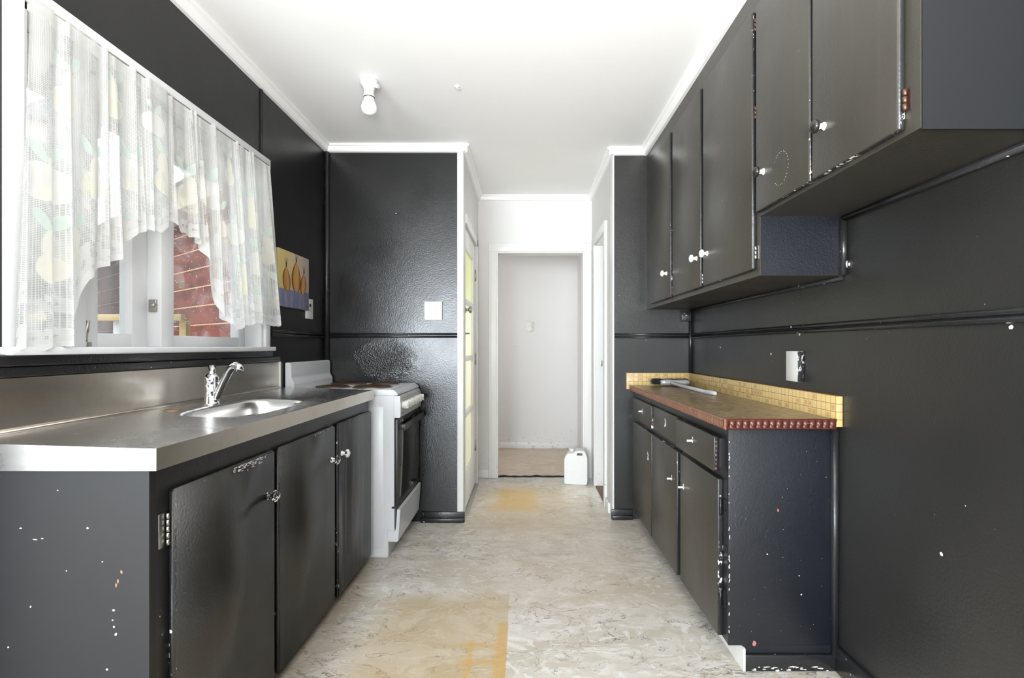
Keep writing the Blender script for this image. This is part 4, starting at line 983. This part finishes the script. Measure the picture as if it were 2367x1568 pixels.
Yc = y_top+(s_bot-y_top)*flare
ph = 2*math.pi*(U*19+0.5*np.sin(U*23)+0.35*np.sin(U*57+1))
amp = 0.004+0.013*flare
Xc = XC+amp*np.sin(ph)+0.006*np.sin(ph*0.43+2*V)+0.0*V
Xc = Xc+0.012*np.clip((U-0.93)/0.07, 0, 1)*flare
Yc = Yc+0.005*np.cos(ph)*flare
Xc = np.maximum(Xc, XL+0.016)
# pattern (in cloth coordinates s,z)
S = np.broadcast_to(s_bot, Z.shape); 
dens = np.zeros_like(Z); tint = np.ones(Z.shape+(3,))*np.array([0.80, 0.80, 0.785])
def paint(mask, d, col=None):
    global dens, tint
    dens = np.where(mask, d, dens)
    if col is not None: tint[mask] = tint[mask]*0.70+np.array(col)*0.30
def ell(c, z, rs, rz, rot=0):
    ds, dz = S-c, Z-z; cr, sr = math.cos(rot), math.sin(rot)
    return ((ds*cr+dz*sr)/rs)**2+((-ds*sr+dz*cr)/rz)**2
green = (0.50, 0.80, 0.62); pearc = (0.93, 0.88, 0.66); peach = (0.93, 0.80, 0.70)
def fruit(c, z, k=1.0, kind='apple', flip=1):
    if kind == 'apple':
        a = np.minimum(ell(c-0.02*k, z, 0.045*k, 0.052*k), ell(c+0.02*k, z, 0.045*k, 0.052*k))
    else:
        a = np.minimum(ell(c, z-0.02*k, 0.042*k, 0.045*k), ell(c+0.008*k*flip, z+0.035*k, 0.022*k, 0.045*k))
    paint((a < 1.25) & (a > 0.9), 0.35); paint(a < 0.92, 0.93, pearc if kind == 'pear' else (0.93, 0.91, 0.86))
    hl = ell(c-0.012*k, z-0.03*k, 0.02*k, 0.02*k); paint(hl < 1, 0.95, pearc)
    zt_ = z+(0.055 if kind == 'apple' else 0.08)*k
    for sg in (-1, 1):
        l = ell(c+sg*0.026*k, zt_+0.022*k, 0.013*k, 0.032*k, -sg*0.6); paint(l < 1, 0.9, green)
    st = (np.abs(S-c) < 0.0035*k) & (Z > zt_-0.02*k) & (Z < zt_+0.012*k); paint(st, 0.95)
for (c, z, k, kd, fl) in ((1.275, 1.545, 1.0, 'apple', 1), (1.285, 1.345, 1.0, 'pear', -1), (1.36, 1.39, 0.8, 'pear', 1), (1.42, 1.60, 0.9, 'pear', 1), (1.56, 1.66, 1.0, 'apple', 1), (1.53, 1.46, 0.7, 'pear', 1), (1.70, 1.70, 1.0, 'pear', -1), (1.66, 1.86, 0.7, 'apple', 1),
                         (1.84, 1.68, 1.0, 'pear', 1), (1.97, 1.72, 1.1, 'apple', 1), (2.04, 1.62, 0.8, 'pear', -1), (2.13, 1.60, 0.9, 'apple', 1), (2.18, 1.40, 0.9, 'pear', 1), (2.30, 1.72, 1.0, 'pear', -1), (2.33, 1.50, 1.1, 'apple', 1), (2.42, 1.58, 1.0, 'pear', 1), (2.475, 1.36, 1.0, 'pear', -1), (2.27, 1.32, 0.8, 'apple', 1), (1.33, 1.80, 0.9, 'pear', 1), (1.50, 1.86, 0.8, 'pear', -1), (2.12, 1.85, 0.8, 'pear', 1)):
    fruit(c, z, k, kd, fl)
hb = Z-hem      # height above the hem (vertical)
grad = np.gradient(hem[:, 0], s_bot[:, 0])[:, None]
hd_ = hb/np.sqrt(1+np.minimum(np.abs(grad), 6)**2)
paint(hd_ < 0.014, 0.97, (0.9, 0.9, 0.9)); 
band = (hd_ > 0.014) & (hd_ < 0.040); paint(band, 0.85)
ring = (np.mod(S, 0.022)-0.011)**2+(hd_-0.027)**2; paint(band & (ring < 0.0045**2), 0.0)
paint((hd_ > 0.040) & (hd_ < 0.048), 0.8)
b2 = (hd_ > 0.085) & (hd_ < 0.125); dm = np.abs(np.mod(S, 0.034)-0.017)+np.abs(hd_-0.105); paint(b2, 0.62); paint(b2 & (dm < 0.008) & (dm > 0.004), 0.0)
paint(Z > ZT-0.045, 0.62); paint(Z > ZT-0.014, 0.85)
hole = ((np.mod(S, 0.046)-0.023)/0.006)**2+((Z-(ZT-0.050))/0.016)**2; paint(hole < 1, 0.0)
# gathers overlap the net, which thickens it in folds
gat = np.clip(0.5+0.9*np.cos(ph+0.8), 0, 1)**2*(0.25+0.30*np.clip(1-flare, 0, 1))
gat = np.broadcast_to(gat, dens.shape); dens = np.maximum(dens, gat*(dens > -1))
paint_side = np.clip((S-2.40)/0.1, 0, 1)*0.15; dens = np.clip(dens+paint_side, 0, 1)
co_ = np.stack([Xc, Yc, Z], -1).reshape(-1, 3)
idx = np.arange(NU*NV).reshape(NU, NV)
quads = np.stack([idx[:-1, :-1], idx[1:, :-1], idx[1:, 1:], idx[:-1, 1:]], -1).reshape(-1, 4)
org = np.array([XC, 1.86, 1.12])
me = bpy.data.meshes.new('lace_curtain'); me.vertices.add(NU*NV); me.vertices.foreach_set('co', (co_-org).ravel())
me.loops.add(quads.size); me.loops.foreach_set('vertex_index', quads.ravel().astype(np.int32))
me.polygons.add(len(quads)); me.polygons.foreach_set('loop_start', np.arange(0, quads.size, 4, dtype=np.int32)); me.polygons.foreach_set('loop_total', np.full(len(quads), 4, dtype=np.int32))
me.polygons.foreach_set('use_smooth', np.ones(len(quads), dtype=bool))
me.update(); me.validate()
ca = me.attributes.new('lace', 'FLOAT_COLOR', 'POINT'); ca.data.foreach_set('color', np.concatenate([tint.reshape(-1, 3), dens.reshape(-1, 1)], 1).astype(np.float32).ravel())
cs = me.attributes.new('cloth', 'FLOAT_VECTOR', 'POINT'); cs.data.foreach_set('vector', np.stack([S, Z, hd_+0*Z], -1).reshape(-1, 3).astype(np.float32).ravel())
m, nt, out = new_mat('lace_net')
at = nd(nt, 'Attribute', attribute_name='lace'); cl = nd(nt, 'SeparateXYZ', {0: nd(nt, 'Attribute', attribute_name='cloth').outputs['Vector']})
fu = mth(nt, 'ABSOLUTE', mth(nt, 'SUBTRACT', mth(nt, 'FRACT', mth(nt, 'DIVIDE', cl.outputs[0], 0.0050)), 0.5)); fv = mth(nt, 'ABSOLUTE', mth(nt, 'SUBTRACT', mth(nt, 'FRACT', mth(nt, 'DIVIDE', cl.outputs[1], 0.0044)), 0.5))
net = mth(nt, 'MAXIMUM', mth(nt, 'GREATER_THAN', fu, 0.36), mth(nt, 'GREATER_THAN', fv, 0.33))
soft = smooth(nt, nz(nt, nd(nt, 'Mapping', {0: nd(nt, 'Attribute', attribute_name='cloth').outputs['Vector'], 3: (1, 0.35, 0)}).outputs[0], 16, 3), 0.45, 0.62)
netc = mth(nt, 'ADD', mth(nt, 'MULTIPLY', net, 0.72), mth(nt, 'ADD', 0.12, mth(nt, 'MULTIPLY', soft, 0.38)), True)
cov = mth(nt, 'ADD', mth(nt, 'MULTIPLY', netc, mth(nt, 'SUBTRACT', 1.0, at.outputs['Alpha'])), at.outputs['Alpha'], True)
cov = mth(nt, 'MULTIPLY', cov, 0.96)
tr = nd(nt, 'BsdfTransparent'); df = nd(nt, 'BsdfDiffuse', {0: at.outputs['Color']}); tl = nd(nt, 'BsdfTranslucent', {0: at.outputs['Color']})
cm = nd(nt, 'MixShader', {0: 0.5, 1: df.outputs[0], 2: tl.outputs[0]})
mx = nd(nt, 'MixShader', {0: cov, 1: tr.outputs[0], 2: cm.outputs[0]}); nt.links.new(mx.outputs[0], out.inputs[0])
me.materials.append(m)
cur = bpy.data.objects.new('lace_curtain', me); COL.objects.link(cur); cur.location = org
props(cur, 'white lace net curtain with fruit pattern arched over the kitchen window', 'curtain')
b = BM(); bm_tube(b, [(XC, 1.225, 1.998), (XC, 2.398, 1.998)], 0.0022, 8)
props(obj('curtain_wire', b, M['old_metal']), 'thin stretched wire carrying the lace curtain along the window head', 'curtain wire')

# ================================================================== outside the window
b = BM(); bm_box(b, -30, XL-0.1, -10, 30, -0.62, -0.5); o = obj('ground', b, M['ground']); o['kind'] = 'structure'; o['label'] = 'pale ground outside the window'
b = BM(); bm_box(b, -1.95, XL-0.1, 0.9, 5.2, 2.17, 2.20); bm_box(b, -1.98, -1.95, 0.9, 5.2, 2.15, 2.32); o = obj('eave', b, M['sky_white']); o['kind'] = 'structure'; o['label'] = 'white eave soffit outside above the window'
sh = thing('weatherboard_shed', 'red brown weatherboard outbuilding seen through the window glass', 'shed', (-5.0, 6.9, -0.5))
D = Vector((-1.316, 1.0, 0)).normalized(); Nn = Vector((D.y, -D.x, 0)); Nn = Nn if Nn.dot(Vector((3, -5, 0))) > 0 else -Nn
P0 = Vector((-3.0, 5.0, 0))-D*1.15
def oriented(b, d0, d1, n0, n1, z0, z1, mi=0, tilt=0.0):
    vs = []
    for z, tt in ((z0, 0), (z1, tilt)):
        for (d, n) in ((d0, n0), (d1, n0), (d1, n1), (d0, n1)): vs.append(b.verts.new(P0+D*d+Nn*(n-tt if n == n1 else n)+Vector((0, 0, z))))
    for q in ((0, 1, 2, 3), (7, 6, 5, 4), (0, 4, 5, 1), (1, 5, 6, 2), (2, 6, 7, 3), (3, 7, 4, 0)):
        f = b.faces.new([vs[i] for i in q]); f.material_index = mi
b = BM(); oriented(b, 0, 7.0, -0.25, -0.012, -0.5, 2.55)
for k in range(15):
    z = -0.5+k*0.208; oriented(b, 0, 7.0, -0.012, 0.004, z, z+0.195); oriented(b, 0, 7.0, -0.012, 0.008, z+0.190, z+0.204, 1)
bmesh.ops.recalc_face_normals(b, faces=b.faces); obj('board_wall', b, [M['boards'], M['board_edge']], sh)
b = BM(); oriented(b, 0.3, 7.1, -0.3, 0.25, 2.55, 2.80); bmesh.ops.recalc_face_normals(b, faces=b.faces); obj('fascia', b, M['cream_wood'], sh)
b = BM(); oriented(b, 0.3, 7.2, -0.3, 0.30, 2.80, 3.02, tilt=0.5); bmesh.ops.recalc_face_normals(b, faces=b.faces); obj('roof', b, M['roof'], sh)
nh = thing('neighbour_house', 'grey clad neighbouring house with cream fascia at the left of the window', 'house', (-6.6, 6.2, -0.5))
P0 = Vector((-5.3, 5.3, 0)); D = Vector((-2.3, 1.2, 0)).normalized(); Nn = Vector((D.y, -D.x, 0)); Nn = Nn if Nn.dot(Vector((3, -5, 0))) > 0 else -Nn
b = BM(); oriented(b, 0, 4.2, -0.5, 0, -0.5, 3.3); bmesh.ops.recalc_face_normals(b, faces=b.faces); obj('clad_wall', b, M['neigh_wall'], nh)
b = BM(); oriented(b, -0.2, 4.4, -0.5, 0.2, 3.3, 3.5); bmesh.ops.recalc_face_normals(b, faces=b.faces); obj('fascia', b, M['cream_wood'], nh)
b = BM(); oriented(b, -0.3, 4.5, -0.5, 0.25, 3.5, 3.85, tilt=0.4); bmesh.ops.recalc_face_normals(b, faces=b.faces); obj('roof', b, M['roof'], nh)
hr = thing('timber_handrail', 'pale pine handrail with posts outside the window', 'handrail', (-2.5, 3.1, -0.5))
boxo('rail', (-3.1, -2.1, 3.02, 3.06, 1.28, 1.32), M['yellow_wood'], hr, bevel=0.003)
for x in (-2.95, -2.55, -2.14): boxo('post', (x, x+0.045, 3.06, 3.10, -0.5, 1.28), M['white_window'] if x < -2.2 else M['yellow_wood'], hr, bevel=0.003)
boxo('lower_panel', (-3.1, -2.14, 3.07, 3.09, 0.2, 1.16), M['cream_wood'], hr)
